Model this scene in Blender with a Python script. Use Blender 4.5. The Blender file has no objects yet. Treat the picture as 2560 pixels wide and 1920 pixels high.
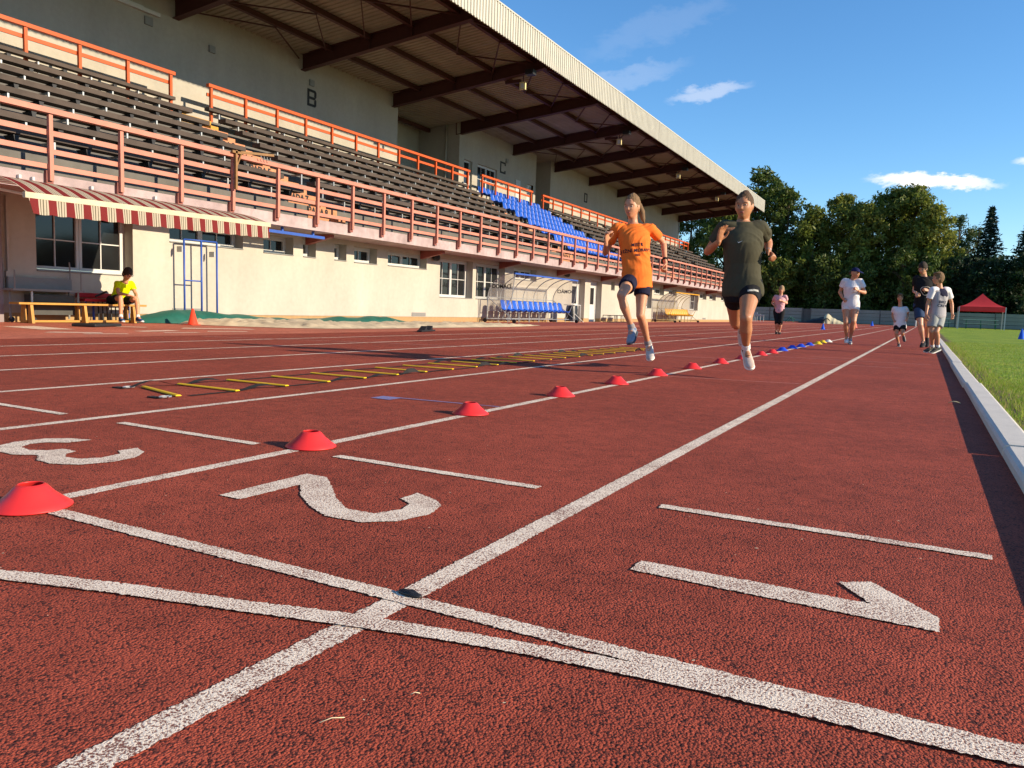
import bpy, bmesh, math, random
import numpy as np
from mathutils import Vector, Matrix, noise
from mathutils.bvhtree import BVHTree
random.seed(7); np.random.seed(7)
R = math.radians
scene = bpy.context.scene
COL = scene.collection

# ------------------------------------------------------------------ camera, sky, sun, exposure
F_PX, CAM_H = 1937.241975, 0.565445
RT = Vector((0.8819715784, 0.4700294874, 0.0346181453))
UP = Vector((-0.0766522204, 0.070581481, 0.9945565301))
FW = Vector((-0.4650274960, 0.8798241504, -0.0982796641))
CAM_P = Vector((0, 0, CAM_H))
cam_data = bpy.data.cameras.new('camera')
cam = bpy.data.objects.new('camera', cam_data); COL.objects.link(cam)
cam.matrix_world = Matrix(((RT.x, UP.x, -FW.x, 0), (RT.y, UP.y, -FW.y, 0), (RT.z, UP.z, -FW.z, CAM_H), (0, 0, 0, 1)))
cam_data.sensor_width = 36; cam_data.lens = F_PX / 2560 * 36
cam_data.clip_start = 0.05; cam_data.clip_end = 4000
scene.camera = cam
scene.view_settings.view_transform = 'Standard'
scene.view_settings.look = 'None'
scene.view_settings.exposure = 0.75
scene.view_settings.gamma = 1.0
scene.view_settings.use_curve_mapping = False

SUN_EL, SUN_AZ = 19.0, 82.0          # azimuth clockwise from +Y
to_sun = Vector((math.sin(R(SUN_AZ)) * math.cos(R(SUN_EL)), math.cos(R(SUN_AZ)) * math.cos(R(SUN_EL)), math.sin(R(SUN_EL))))
sl = bpy.data.lights.new('sun', 'SUN'); sl.energy = 4.9; sl.angle = R(0.5); sl.color = (1.0, 0.83, 0.60)
sun = bpy.data.objects.new('sun', sl); COL.objects.link(sun)
sun.rotation_euler = to_sun.to_track_quat('Z', 'Y').to_euler()
sun.location = (60, 10, 60)

world = bpy.data.worlds.new('World'); scene.world = world; world.use_nodes = True
def build_world():
    nt = world.node_tree; nt.nodes.clear(); N = nt.nodes.new; L = nt.links.new
    out = N('ShaderNodeOutputWorld'); bg = N('ShaderNodeBackground'); bg.inputs['Strength'].default_value = 0.132
    sky = N('ShaderNodeTexSky'); sky.sky_type = 'NISHITA'; sky.sun_disc = False
    sky.sun_elevation = R(SUN_EL); sky.sun_rotation = R(SUN_AZ); sky.air_density = 1.0; sky.dust_density = 0.0; sky.ozone_density = 4.5
    tc = N('ShaderNodeTexCoord')
    hue = N('ShaderNodeHueSaturation'); hue.inputs['Saturation'].default_value = 1.12; hue.inputs['Value'].default_value = 1.0
    L(sky.outputs[0], hue.inputs['Color'])
    cur = hue.outputs[0]
    # thin clouds: (direction, angle of the streak, half length, half height, strength, noise scale)
    for d, rot, a, b, s, sc in (((-0.345, 0.898, 0.272), 14, .085, .016, .10, 30), ((-0.246, 0.934, 0.260), 10, .05, .010, .26, 38),
                                ((-0.006, 0.987, 0.155), -5, .068, .0085, .85, 40), ((0.095, 0.980, 0.170), -4, .028, .006, .6, 40),
                                ((-0.30, 0.90, 0.33), 20, .10, .02, .05, 20)):
        d = Vector(d).normalized(); r = d.cross(Vector((0, 0, 1))).normalized(); u = r.cross(d)
        c_, s_ = math.cos(R(rot)), math.sin(R(rot)); r2 = r * c_ + u * s_; u2 = u * c_ - r * s_
        def dot(vec):
            n = N('ShaderNodeVectorMath'); n.operation = 'DOT_PRODUCT'; L(tc.outputs['Generated'], n.inputs[0]); n.inputs[1].default_value = vec; return n.outputs['Value']
        def m(op, x, y):
            n = N('ShaderNodeMath'); n.operation = op
            for i, v in enumerate((x, y)):
                if isinstance(v, (int, float)): n.inputs[i].default_value = v
                else: L(v, n.inputs[i])
            return n.outputs[0]
        nz = N('ShaderNodeTexNoise'); nz.inputs['Scale'].default_value = sc; nz.inputs['Detail'].default_value = 8; nz.inputs['Roughness'].default_value = .62
        mp = N('ShaderNodeMapping'); mp.inputs['Scale'].default_value = (1, 1, 2.2); L(tc.outputs['Generated'], mp.inputs['Vector']); L(mp.outputs[0], nz.inputs['Vector'])
        px = m('DIVIDE', dot(r2), a); py = m('DIVIDE', dot(u2), b)
        wob = m('MULTIPLY', m('SUBTRACT', nz.outputs['Fac'], .5), 3.4)
        py = m('ADD', py, wob)
        rr = m('ADD', m('MULTIPLY', px, px), m('MULTIPLY', py, py))
        k = N('ShaderNodeMapRange'); k.interpolation_type = 'SMOOTHSTEP'; k.inputs['From Min'].default_value = 1.25; k.inputs['From Max'].default_value = .1
        k.inputs['To Min'].default_value = 0; k.inputs['To Max'].default_value = s; L(rr, k.inputs['Value'])
        front = m('GREATER_THAN', dot(d), .5)
        fac = m('MULTIPLY', k.outputs[0], front)
        mx = N('ShaderNodeMix'); mx.data_type = 'RGBA'; L(fac, mx.inputs['Factor']); L(cur, mx.inputs['A']); mx.inputs['B'].default_value = (6.6, 6.1, 5.7, 1)
        cur = mx.outputs['Result']
    L(cur, bg.inputs['Color']); L(bg.outputs[0], out.inputs[0])
build_world()

# ------------------------------------------------------------------ helpers
def ray(px, py):
    return (FW * F_PX + RT * (px - 1280) - UP * (py - 960)).normalized()
def at(px, py, Y):            # the point of the vertical plane y = Y seen at that spot of the photograph
    d = ray(px, py); return CAM_P + d * (Y / d.y)
def atX(px, py, X):
    d = ray(px, py); return CAM_P + d * (X / d.x)
def gnd(px, py, z=0.0):
    d = ray(px, py); return CAM_P + d * ((z - CAM_H) / d.z)

MATS = {}
def mat(name, color, rough=.7, var=.12, scale=6, bump=0, bscale=60, metal=0, spec=.3, detail=4, var2=0, scale2=1.2, trans=0, streak=0):
    if name in MATS: return MATS[name]
    m = bpy.data.materials.new(name); m.use_nodes = True; nt = m.node_tree; N = nt.nodes.new; L = nt.links.new
    b = nt.nodes['Principled BSDF']; b.inputs['Roughness'].default_value = rough; b.inputs['Metallic'].default_value = metal
    b.inputs['Specular IOR Level'].default_value = spec
    tc = N('ShaderNodeTexCoord'); nz = N('ShaderNodeTexNoise'); nz.inputs['Scale'].default_value = scale; nz.inputs['Detail'].default_value = detail
    L(tc.outputs['Object'], nz.inputs['Vector'])
    mr = N('ShaderNodeMapRange'); mr.inputs['From Min'].default_value = .25; mr.inputs['From Max'].default_value = .75
    mr.inputs['To Min'].default_value = 1 - var; mr.inputs['To Max'].default_value = 1 + var; L(nz.outputs['Fac'], mr.inputs['Value'])
    val = mr.outputs[0]
    if var2:
        n2 = N('ShaderNodeTexNoise'); n2.inputs['Scale'].default_value = scale2; n2.inputs['Detail'].default_value = 5; L(tc.outputs['Object'], n2.inputs['Vector'])
        m2 = N('ShaderNodeMapRange'); m2.inputs['From Min'].default_value = .3; m2.inputs['From Max'].default_value = .7
        m2.inputs['To Min'].default_value = 1 - var2; m2.inputs['To Max'].default_value = 1 + var2; L(n2.outputs['Fac'], m2.inputs['Value'])
        mm = N('ShaderNodeMath'); mm.operation = 'MULTIPLY'; L(val, mm.inputs[0]); L(m2.outputs[0], mm.inputs[1]); val = mm.outputs[0]
    if streak:
        sp = N('ShaderNodeMapping'); sp.inputs['Scale'].default_value = (1.6, 1.6, .45); L(tc.outputs['Object'], sp.inputs[0]); n2 = N('ShaderNodeTexNoise'); n2.inputs['Scale'].default_value = 1.0; n2.inputs['Detail'].default_value = 6; n2.inputs['Roughness'].default_value = .6; L(sp.outputs[0], n2.inputs['Vector'])
        m2 = N('ShaderNodeMapRange'); m2.inputs['From Min'].default_value = .35; m2.inputs['From Max'].default_value = .65
        m2.inputs['To Min'].default_value = 1 - streak; m2.inputs['To Max'].default_value = 1 + streak * .6; L(n2.outputs['Fac'], m2.inputs['Value'])
        mm = N('ShaderNodeMath'); mm.operation = 'MULTIPLY'; L(val, mm.inputs[0]); L(m2.outputs[0], mm.inputs[1]); val = mm.outputs[0]
    vm = N('ShaderNodeVectorMath'); vm.operation = 'SCALE'; vm.inputs[0].default_value = color[:3]; L(val, vm.inputs['Scale'])
    L(vm.outputs[0], b.inputs['Base Color'])
    if bump:
        bz = N('ShaderNodeTexNoise'); bz.inputs['Scale'].default_value = bscale; bz.inputs['Detail'].default_value = 4; L(tc.outputs['Object'], bz.inputs['Vector'])
        bp = N('ShaderNodeBump'); bp.inputs['Strength'].default_value = bump; bp.inputs['Distance'].default_value = .01; L(bz.outputs['Fac'], bp.inputs['Height']); L(bp.outputs[0], b.inputs['Normal'])
    if trans:
        t = N('ShaderNodeBsdfTranslucent'); L(vm.outputs[0], t.inputs['Color']); mx = N('ShaderNodeMixShader'); mx.inputs[0].default_value = trans
        L(b.outputs[0], mx.inputs[1]); L(t.outputs[0], mx.inputs[2]); L(mx.outputs[0], nt.nodes['Material Output'].inputs[0])
    MATS[name] = m; return m

class MB:
    def __init__(s): s.v = []; s.f = []
    def add(s, vs, fs):
        o = len(s.v); s.v += [tuple(x) for x in vs]; s.f += [tuple(i + o for i in f) for f in fs]; return s
    def box(s, x0, x1, y0, y1, z0, z1):
        return s.add([(x0, y0, z0), (x1, y0, z0), (x1, y1, z0), (x0, y1, z0), (x0, y0, z1), (x1, y0, z1), (x1, y1, z1), (x0, y1, z1)],
                     [(0, 3, 2, 1), (4, 5, 6, 7), (0, 1, 5, 4), (1, 2, 6, 5), (2, 3, 7, 6), (3, 0, 4, 7)])
    def quad(s, a, b, c, d): return s.add([a, b, c, d], [(0, 1, 2, 3)])
    def bar(s, p, q, w, h, upv=(0, 0, 1)):
        p, q = Vector(p), Vector(q); t = (q - p).normalized(); u = t.cross(Vector(upv))
        if u.length < 1e-4: u = t.cross(Vector((1, 0, 0)))
        u.normalize(); n = u.cross(t); vs = []
        for c in (p, q):
            for a, b in ((-1, -1), (1, -1), (1, 1), (-1, 1)): vs.append(c + u * (a * w / 2) + n * (b * h / 2))
        return s.add(vs, [(3, 2, 1, 0), (4, 5, 6, 7), (0, 1, 5, 4), (1, 2, 6, 5), (2, 3, 7, 6), (3, 0, 4, 7)])
    def tube(s, pts, r, n=8, cap=True):
        pts = [Vector(p) for p in pts]; rs = r if isinstance(r, (list, tuple)) else [r] * len(pts); o = len(s.v); prev = None; fs = []; vs = []
        for i, p in enumerate(pts):
            t = (pts[min(i + 1, len(pts) - 1)] - pts[max(i - 1, 0)]).normalized()
            if prev is None:
                u = t.cross(Vector((0, 0, 1)));
                if u.length < 1e-3: u = t.cross(Vector((1, 0, 0)))
            else: u = prev - t * prev.dot(t)
            u.normalize(); prev = u; w = t.cross(u)
            for k in range(n):
                a = 2 * math.pi * k / n; vs.append(p + u * (math.cos(a) * rs[i]) + w * (math.sin(a) * rs[i]))
        for i in range(len(pts) - 1):
            for k in range(n):
                k2 = (k + 1) % n; fs.append((i * n + k, i * n + k2, (i + 1) * n + k2, (i + 1) * n + k))
        if cap: fs.append(tuple(range(n - 1, -1, -1))); fs.append(tuple((len(pts) - 1) * n + k for k in range(n)))
        return s.add(vs, fs)
    def lathe(s, prof, n=20, c=(0, 0, 0)):
        vs = []; fs = []
        for r, z in prof:
            for k in range(n):
                a = 2 * math.pi * k / n; vs.append((c[0] + r * math.cos(a), c[1] + r * math.sin(a), c[2] + z))
        for i in range(len(prof) - 1):
            for k in range(n):
                k2 = (k + 1) % n; fs.append((i * n + k, i * n + k2, (i + 1) * n + k2, (i + 1) * n + k))
        return s.add(vs, fs)
    def prism(s, poly, z0, z1):       # polygon in xy
        n = len(poly); vs = [(x, y, z0) for x, y in poly] + [(x, y, z1) for x, y in poly]
        return s.add(vs, [tuple(range(n - 1, -1, -1)), tuple(range(n, 2 * n))] + [(i, (i + 1) % n, n + (i + 1) % n, n + i) for i in range(n)])
    def sphere(s, c, r, n=12, m=8):
        r = r if isinstance(r, (list, tuple)) else (r, r, r); vs = []; fs = []
        for i in range(m + 1):
            th = math.pi * i / m
            for k in range(n):
                a = 2 * math.pi * k / n; vs.append((c[0] + r[0] * math.sin(th) * math.cos(a), c[1] + r[1] * math.sin(th) * math.sin(a), c[2] + r[2] * math.cos(th)))
        for i in range(m):
            for k in range(n):
                k2 = (k + 1) % n; fs.append((i * n + k, (i + 1) * n + k, (i + 1) * n + k2, i * n + k2))
        return s.add(vs, fs)
    def mesh(s, name, m=None, off=(0, 0, 0), smooth=False):
        me = bpy.data.meshes.new(name); ox, oy, oz = off
        me.from_pydata([(x - ox, y - oy, z - oz) for x, y, z in s.v], [], s.f); me.update()
        if m: me.materials.append(m)
        if smooth: me.polygons.foreach_set('use_smooth', [True] * len(me.polygons))
        return me
    def build(s, name, m, parent=None, smooth=False, bevel=0, local=False):
        off = (0, 0, 0)
        if parent is not None and not local: off = wloc(parent)
        o = bpy.data.objects.new(name, s.mesh(name, m, off, smooth)); COL.objects.link(o)
        if parent is not None: o.parent = parent
        if bevel:
            md = o.modifiers.new('bevel', 'BEVEL'); md.width = bevel; md.segments = 2; md.limit_method = 'ANGLE'
        return o
def wloc(o):
    v = Vector(o.location)
    while o.parent is not None: o = o.parent; v += Vector(o.location)
    return v
def thing(name, label, cat, loc=(0, 0, 0), group=None, rz=0):
    o = bpy.data.objects.new(name, None); COL.objects.link(o); o.location = loc; o.rotation_euler.z = rz; o.empty_display_size = .2
    return tag(o, label, cat, group)
def tag(o, label, cat, group=None):
    o['label'] = label; o['category'] = cat
    if group: o['group'] = group
    return o
def struct(name, mb, m, smooth=False):
    o = mb.build(name, m, None, smooth); o['kind'] = 'structure'; return o
def inst(name, me, parent, loc=(0, 0, 0), rz=0, scale=None):
    o = bpy.data.objects.new(name, me); COL.objects.link(o); o.parent = parent; o.location = loc; o.rotation_euler.z = rz
    if scale: o.scale = scale
    return o
def copy_tree(o, parent=None):
    c = o.copy(); COL.objects.link(c); c.parent = parent
    for ch in list(o.children): copy_tree(ch, c)
    return c
ORD = ['first', 'second', 'third', 'fourth', 'fifth', 'sixth', 'seventh', 'eighth', 'ninth', 'tenth', 'eleventh', 'twelfth', 'thirteenth', 'fourteenth', 'fifteenth', 'sixteenth', 'seventeenth']
def text_mesh(s, size, extrude=.0, align='CENTER', bold=0, spacing=1.0):
    c = bpy.data.curves.new('text', 'FONT'); c.body = s; c.size = size; c.extrude = extrude; c.align_x = align; c.align_y = 'CENTER'; c.offset = bold; c.space_character = spacing; c.resolution_u = 3
    o = bpy.data.objects.new('text', c); COL.objects.link(o); dg = bpy.context.evaluated_depsgraph_get()
    me = bpy.data.meshes.new_from_object(o.evaluated_get(dg)); bpy.data.objects.remove(o); bpy.data.curves.remove(c); return me

# ------------------------------------------------------------------ materials of the place
def track_mat(name, c1, c2, c3, fine=True):
    m = bpy.data.materials.new(name); m.use_nodes = True; nt = m.node_tree; N = nt.nodes.new; L = nt.links.new
    b = nt.nodes['Principled BSDF']; b.inputs['Roughness'].default_value = .85; b.inputs['Specular IOR Level'].default_value = .18
    g = N('ShaderNodeNewGeometry')
    n1 = N('ShaderNodeTexNoise'); n1.inputs["Scale"].default_value = 235; n1.inputs['Detail'].default_value = 3; n1.inputs['Roughness'].default_value = .6
    vo = N('ShaderNodeTexVoronoi'); vo.inputs['Scale'].default_value = 230
    n3 = N('ShaderNodeTexNoise'); n3.inputs['Scale'].default_value = 1.1; n3.inputs['Detail'].default_value = 6
    n4 = N('ShaderNodeTexNoise'); n4.inputs['Scale'].default_value = 11; n4.inputs['Detail'].default_value = 4
    for n in (n1, vo, n3, n4): L(g.outputs['Position'], n.inputs['Vector'])
    r = N('ShaderNodeValToRGB'); r.color_ramp.elements[0].position = .36; r.color_ramp.elements[0].color = (*c2, 1); r.color_ramp.elements[1].position = .62; r.color_ramp.elements[1].color = (*c1, 1)
    L(n1.outputs['Fac'], r.inputs[0])
    sep = N('ShaderNodeSeparateColor'); L(vo.outputs['Color'], sep.inputs[0])
    gt = N('ShaderNodeMath'); gt.operation = 'GREATER_THAN'; gt.inputs[1].default_value = .83; L(sep.outputs[0], gt.inputs[0])
    mx = N('ShaderNodeMix'); mx.data_type = 'RGBA'; L(gt.outputs[0], mx.inputs['Factor']); L(r.outputs[0], mx.inputs['A']); mx.inputs['B'].default_value = (*c3, 1)
    ad = N('ShaderNodeMath'); ad.operation = 'ADD'; L(n3.outputs['Fac'], ad.inputs[0]); L(n4.outputs['Fac'], ad.inputs[1])
    mr = N('ShaderNodeMapRange'); mr.inputs['From Min'].default_value = .7; mr.inputs['From Max'].default_value = 1.3; mr.inputs['To Min'].default_value = .74; mr.inputs['To Max'].default_value = 1.24; L(ad.outputs[0], mr.inputs['Value'])
    vm = N('ShaderNodeVectorMath'); vm.operation = 'SCALE'; L(mx.outputs['Result'], vm.inputs[0]); L(mr.outputs[0], vm.inputs['Scale']); L(vm.outputs[0], b.inputs['Base Color'])
    if fine:
        bp = N('ShaderNodeBump'); bp.inputs['Strength'].default_value = .75; bp.inputs['Distance'].default_value = .0035
        sm = N('ShaderNodeMath'); sm.operation = 'SUBTRACT'; L(n1.outputs['Fac'], sm.inputs[0]); L(vo.outputs['Distance'], sm.inputs[1])
        L(sm.outputs[0], bp.inputs['Height']); L(bp.outputs[0], b.inputs['Normal'])
    MATS[name] = m; return m
def paint_mat(name, col, under, cover=.5):
    m = bpy.data.materials.new(name); m.use_nodes = True; nt = m.node_tree; N = nt.nodes.new; L = nt.links.new
    b = nt.nodes['Principled BSDF']; b.inputs['Roughness'].default_value = .75; b.inputs['Specular IOR Level'].default_value = .2
    g = N('ShaderNodeNewGeometry'); n1 = N('ShaderNodeTexNoise'); n1.inputs['Scale'].default_value = 250; n1.inputs['Detail'].default_value = 2; n1.inputs['Roughness'].default_value = .65
    n2 = N('ShaderNodeTexNoise'); n2.inputs['Scale'].default_value = 9; n2.inputs['Detail'].default_value = 4
    for n in (n1, n2): L(g.outputs['Position'], n.inputs['Vector'])
    a = N('ShaderNodeMath'); a.operation = 'MULTIPLY_ADD'; L(n2.outputs['Fac'], a.inputs[0]); a.inputs[1].default_value = .25; L(n1.outputs['Fac'], a.inputs[2])
    r = N('ShaderNodeValToRGB'); e = r.color_ramp.elements; e[0].position = cover - .06; e[0].color = (*under, 1); e[1].position = cover + .06; e[1].color = (*col, 1); L(a.outputs[0], r.inputs[0]); L(r.outputs[0], b.inputs['Base Color'])
    bp = N('ShaderNodeBump'); bp.inputs['Strength'].default_value = .7; bp.inputs['Distance'].default_value = .003; L(n1.outputs['Fac'], bp.inputs['Height']); L(bp.outputs[0], b.inputs['Normal'])
    MATS[name] = m; return m
M_TRACK = track_mat('track_rubber', (.40, .080, .042), (.22, .038, .023), (.085, .022, .016))
M_APRON = track_mat('apron_rubber', (.56, .175, .105), (.40, .11, .065), (.30, .09, .055), False)
M_RUNWAY = track_mat('runway_rubber', (.36, .085, .06), (.27, .06, .045), (.2, .05, .04), False)
M_LINE = paint_mat('line_paint', (.88, .74, .58), (.20, .07, .05), .580)
M_THIN = paint_mat('thin_paint', (.72, .45, .38), (.36, .10, .075), .62)
M_BLUELINE = paint_mat('blue_paint', (.16, .26, .52), (.34, .10, .10), .60)
M_BOARD = paint_mat('worn_board_paint', (.78, .62, .48), (.5, .2, .13), .56)
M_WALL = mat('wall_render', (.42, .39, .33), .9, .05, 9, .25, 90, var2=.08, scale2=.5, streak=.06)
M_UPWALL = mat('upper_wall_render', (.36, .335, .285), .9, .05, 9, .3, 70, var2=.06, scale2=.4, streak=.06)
M_PLINTH = mat('plinth_render', (.34, .225, .105), .9, .08, 9, .3, 60)
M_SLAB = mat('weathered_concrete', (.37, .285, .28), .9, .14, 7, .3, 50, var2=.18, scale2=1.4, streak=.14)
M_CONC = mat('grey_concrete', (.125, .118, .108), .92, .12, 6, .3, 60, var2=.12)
M_KERB = mat('kerb_concrete', (.60, .56, .49), .8, .06, 30, .25, 160, var2=.06, scale2=3)
M_RAIL = mat('salmon_rail_paint', (.46, .185, .13), .55, .08, 5, .05, 40, var2=.1, scale2=2)
M_ORAIL = mat('orange_rail_paint', (.48, .078, .014), .5, .06, 5)
M_WOODB = mat('brown_bench_wood', (.064, .047, .038), .75, .2, 4, .15, 40, var2=.15)
M_GALV = mat('galvanised_steel', (.36, .38, .39), .5, .08, 8, metal=.5)
M_STEEL = mat('oxblood_steel', (.065, .022, .018), .6, .12, 5)
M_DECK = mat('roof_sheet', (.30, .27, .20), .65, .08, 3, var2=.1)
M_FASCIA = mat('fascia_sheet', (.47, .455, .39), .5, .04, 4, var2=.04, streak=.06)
M_WHITE = mat('white_frame', (.52, .52, .50), .45, .03, 6)
M_GLASS = mat('window_glass', (.015, .016, .017), .06, .3, 2, spec=.4)
M_GREYP = mat('grey_paint', (.22, .22, .21), .6, .08, 8)
M_BLACK = mat('black_plastic', (.018, .018, .020), .5, .15, 8)
M_BLUES = mat('blue_seat_plastic', (.007, .075, .44), .4, .06, 6, spec=.45)
M_YELS = mat('yellow_seat_plastic', (.55, .27, .008), .4, .06, 6, spec=.45)
M_STEP = mat('orange_step_paint', (.46, .20, .10), .7, .12, 7, var2=.1)
M_STEPY = mat('yellow_step_paint', (.48, .25, .04), .7, .12, 7)
M_LETTER = mat('black_letter_paint', (.02, .018, .018), .6, .1, 8)
M_BLUEP = mat('blue_steel_paint', (.03, .085, .36), .45, .08, 8)
M_GREENP = mat('green_bench_paint', (.03, .15, .085), .6, .1, 8)
# ------------------------------------------------------------------ ground, track, markings
M_SOIL = mat('far_ground', (.12, .11, .06), .95, .2, .3)
struct('ground', MB().quad((-900, -300, -.05), (900, -300, -.05), (900, 1500, -.05), (-900, 1500, -.05)), M_SOIL)
XL = -9.40
struct('running_track', MB().quad((XL, -12, 0), (.34, -12, 0), (.34, 98, 0), (XL, 98, 0)), M_TRACK)
ap = MB(); ap.quad((-14.5, -12, -.002), (XL, -12, -.002), (XL, 20, -.002), (-14.5, 20, -.002))
ap.quad((-11.05, 20, -.002), (XL, 20, -.002), (XL, 98, -.002), (-11.05, 98, -.002)); ap.quad((-14.5, 20, -.002), (-13.7, 20, -.002), (-13.7, 98, -.002), (-14.5, 98, -.002))
ap.quad((-30, 98, -.002), (.4, 98, -.002), (.4, 104.6, -.002), (-30, 104.6, -.002)); ap.quad((-30, 71.2, -.002), (-14.5, 71.2, -.002), (-14.5, 98, -.002), (-30, 98, -.002))
struct('apron', ap, M_APRON)
struct('jump_runway', MB().quad((-13.7, 20, 0), (-11.05, 20, 0), (-11.05, 98, 0), (-13.7, 98, 0)), M_RUNWAY)
Z1, Z2, Z3 = .0015, .003, .0045
LX = [-.8478 - 1.22 * i for i in range(7)]
def ragged(poly, step=.006, amp=.0016):
    out = []; n = len(poly)
    for i in range(n):
        a, b = Vector(poly[i]), Vector(poly[(i + 1) % n]); d = b - a; L = d.length; k = max(1, int(L / step)); nn = Vector((-d.y, d.x)) / max(L, 1e-6)
        for j in range(k):
            q = a + d * (j / k); out.append(tuple(q + nn * (random.gauss(0, amp) if j else 0)))
    return out
def line(name, poly, m, z, label=None):
    o = struct(name, MB().add([(x, y, z) for x, y in poly], [tuple(range(len(poly)))]), m)
    return o
for i, x in enumerate(LX):
    w = .027 if i else .029
    if i > 3: line('lane_line', [(x - w, -6), (x + w, -6), (x + w, 97.9), (x - w, 97.9)], M_LINE, Z1); continue
    mb = MB(); ya, yb = (.35, 5.5) if i < 2 else (1.5, 7); n = int((yb - ya) / .006); vs = []
    for j in range(n + 1):
        y = ya + (yb - ya) * j / n; vs += [(x - w + random.gauss(0, .0016), y, Z1), (x + w + random.gauss(0, .0016), y, Z1)]
    mb.add(vs, [(2 * j, 2 * j + 1, 2 * j + 3, 2 * j + 2) for j in range(n)]); mb.quad((x - w, -6, Z1), (x + w, -6, Z1), (x + w, ya, Z1), (x - w, ya, Z1)); mb.quad((x - w, yb, Z1), (x + w, yb, Z1), (x + w, 97.9, Z1), (x - w, 97.9, Z1)); struct('lane_line', mb, M_LINE)
# the straight start line across lane 1 and 2 and the curved one that runs into it
line('start_line', ragged([(-2.0, 1.158), (.335, 1.163), (.335, 1.207), (-2.0, 1.203)]), M_LINE, Z2)
cu = [(-2.05, .655, .70), (-1.8, .745, .79), (-1.547, .835, .885), (-1.3, .908, .958), (-1.06, .967, 1.016), (-.87, 1.018, 1.071), (-.7, 1.058, 1.103), (-.557, 1.087, 1.130), (-.421, 1.104, 1.152), (-.25, 1.122, 1.172), (0, 1.1335, 1.185), (.2, 1.150, 1.198), (.335, 1.157, 1.203)]
mb = MB()
cu = [tuple(np.interp(t, [c[0] for c in cu], [c[k] for c in cu]) + (random.gauss(0, .0015) if k else 0) for k in (0, 1, 2)) for t in np.linspace(cu[0][0], cu[-1][0], 400)]
for a, b in zip(cu[:-1], cu[1:]): mb.quad((a[0], a[1], Z3), (b[0], b[1], Z3), (b[0], b[2], Z3), (a[0], a[2], Z3))
struct('curved_start_line', mb, M_LINE)
for i in range(8):
    x0 = -.645 - 1.223 * i
    if i < 7: line('lane_mark', ragged([(x0, 2.155), (x0 + .83, 2.150), (x0 + .83, 2.192), (x0, 2.198)], .008), M_LINE, Z2)
# lane digits, read from the far side
D1 = [(-.53, 1.662), (-.53, 1.588), (.066, 1.582), (.066, 1.66), (.02, 1.71), (-.062, 1.806), (-.122, 1.765), (-.07, 1.672)]
D1 = [(-.53, 1.662), (-.53, 1.588), (-.046, 1.580), (.066, 1.581), (.066, 1.655), (-.062, 1.808), (-.122, 1.766), (-.055, 1.664)]
D2 = [(-1.745, 1.535), (-1.662, 1.535), (-1.655, 1.765), (-1.560, 1.665), (-1.458, 1.592), (-1.354, 1.540), (-1.246, 1.545), (-1.167, 1.612), (-1.142, 1.714), (-1.165, 1.805), (-1.212, 1.848), (-1.305, 1.888), (-1.306, 1.802), (-1.250, 1.772), (-1.233, 1.706), (-1.268, 1.632), (-1.355, 1.628), (-1.452, 1.695), (-1.560, 1.80), (-1.660, 1.89), (-1.745, 1.89)]
D3 = [(-2.798, 1.848), (-2.806, 1.763), (-2.868, 1.72), (-2.882, 1.665), (-2.848, 1.613), (-2.775, 1.60), (-2.722, 1.632), (-2.708, 1.68), (-2.632, 1.68), (-2.615, 1.635), (-2.572, 1.602), (-2.508, 1.606), (-2.464, 1.665), (-2.480, 1.745), (-2.534, 1.774), (-2.530, 1.848), (-2.440, 1.812), (-2.383, 1.735), (-2.374, 1.64), (-2.415, 1.553), (-2.50, 1.510), (-2.592, 1.516), (-2.662, 1.566), (-2.735, 1.522), (-2.835, 1.522), (-2.925, 1.572), (-2.966, 1.655), (-2.95, 1.762), (-2.885, 1.822)]
for d, w in ((D1, 'one'), (D2, 'two'), (D3, 'three')):
    o = line('lane_number', ragged(d), M_LINE, Z2); o['label'] = 'white painted number %s on the red track, read from the far side' % w
# thin marks further up
line('thin_line', [(-3.15, 9.99), (-.2, 10.38), (-.2, 10.40), (-3.15, 10.015)], M_THIN, Z2)
line('thin_line', [(-9.1, 7.68), (-6.744, 8.825), (-5.0, 9.44), (-3.2, 10.02), (-3.2, 10.05), (-5.0, 9.47), (-6.744, 8.86), (-9.1, 7.72)], M_THIN, Z2)
line('thin_line', [(-2.05, 11.46), (.1, 11.62), (.1, 11.64), (-2.05, 11.48)], M_THIN, Z2)
line('thin_line', [(-2.0, 6.72), (-.9, 6.97), (-.9, 6.985), (-2.0, 6.735)], M_THIN, Z2)
line('thin_line', [(-1.45, 12.0), (-.75, 12.15), (-.75, 12.18), (-1.45, 12.03)], M_THIN, Z2)
line('blue_mark', [(-2.88, 3.655), (-2.735, 3.648), (-2.735, 3.782), (-2.88, 3.775)], M_BLUELINE, Z2)
line('blue_line', [(-2.735, 3.755), (-2.10, 3.815), (-2.10, 3.835), (-2.735, 3.782)], M_BLUELINE, Z2)
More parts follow.
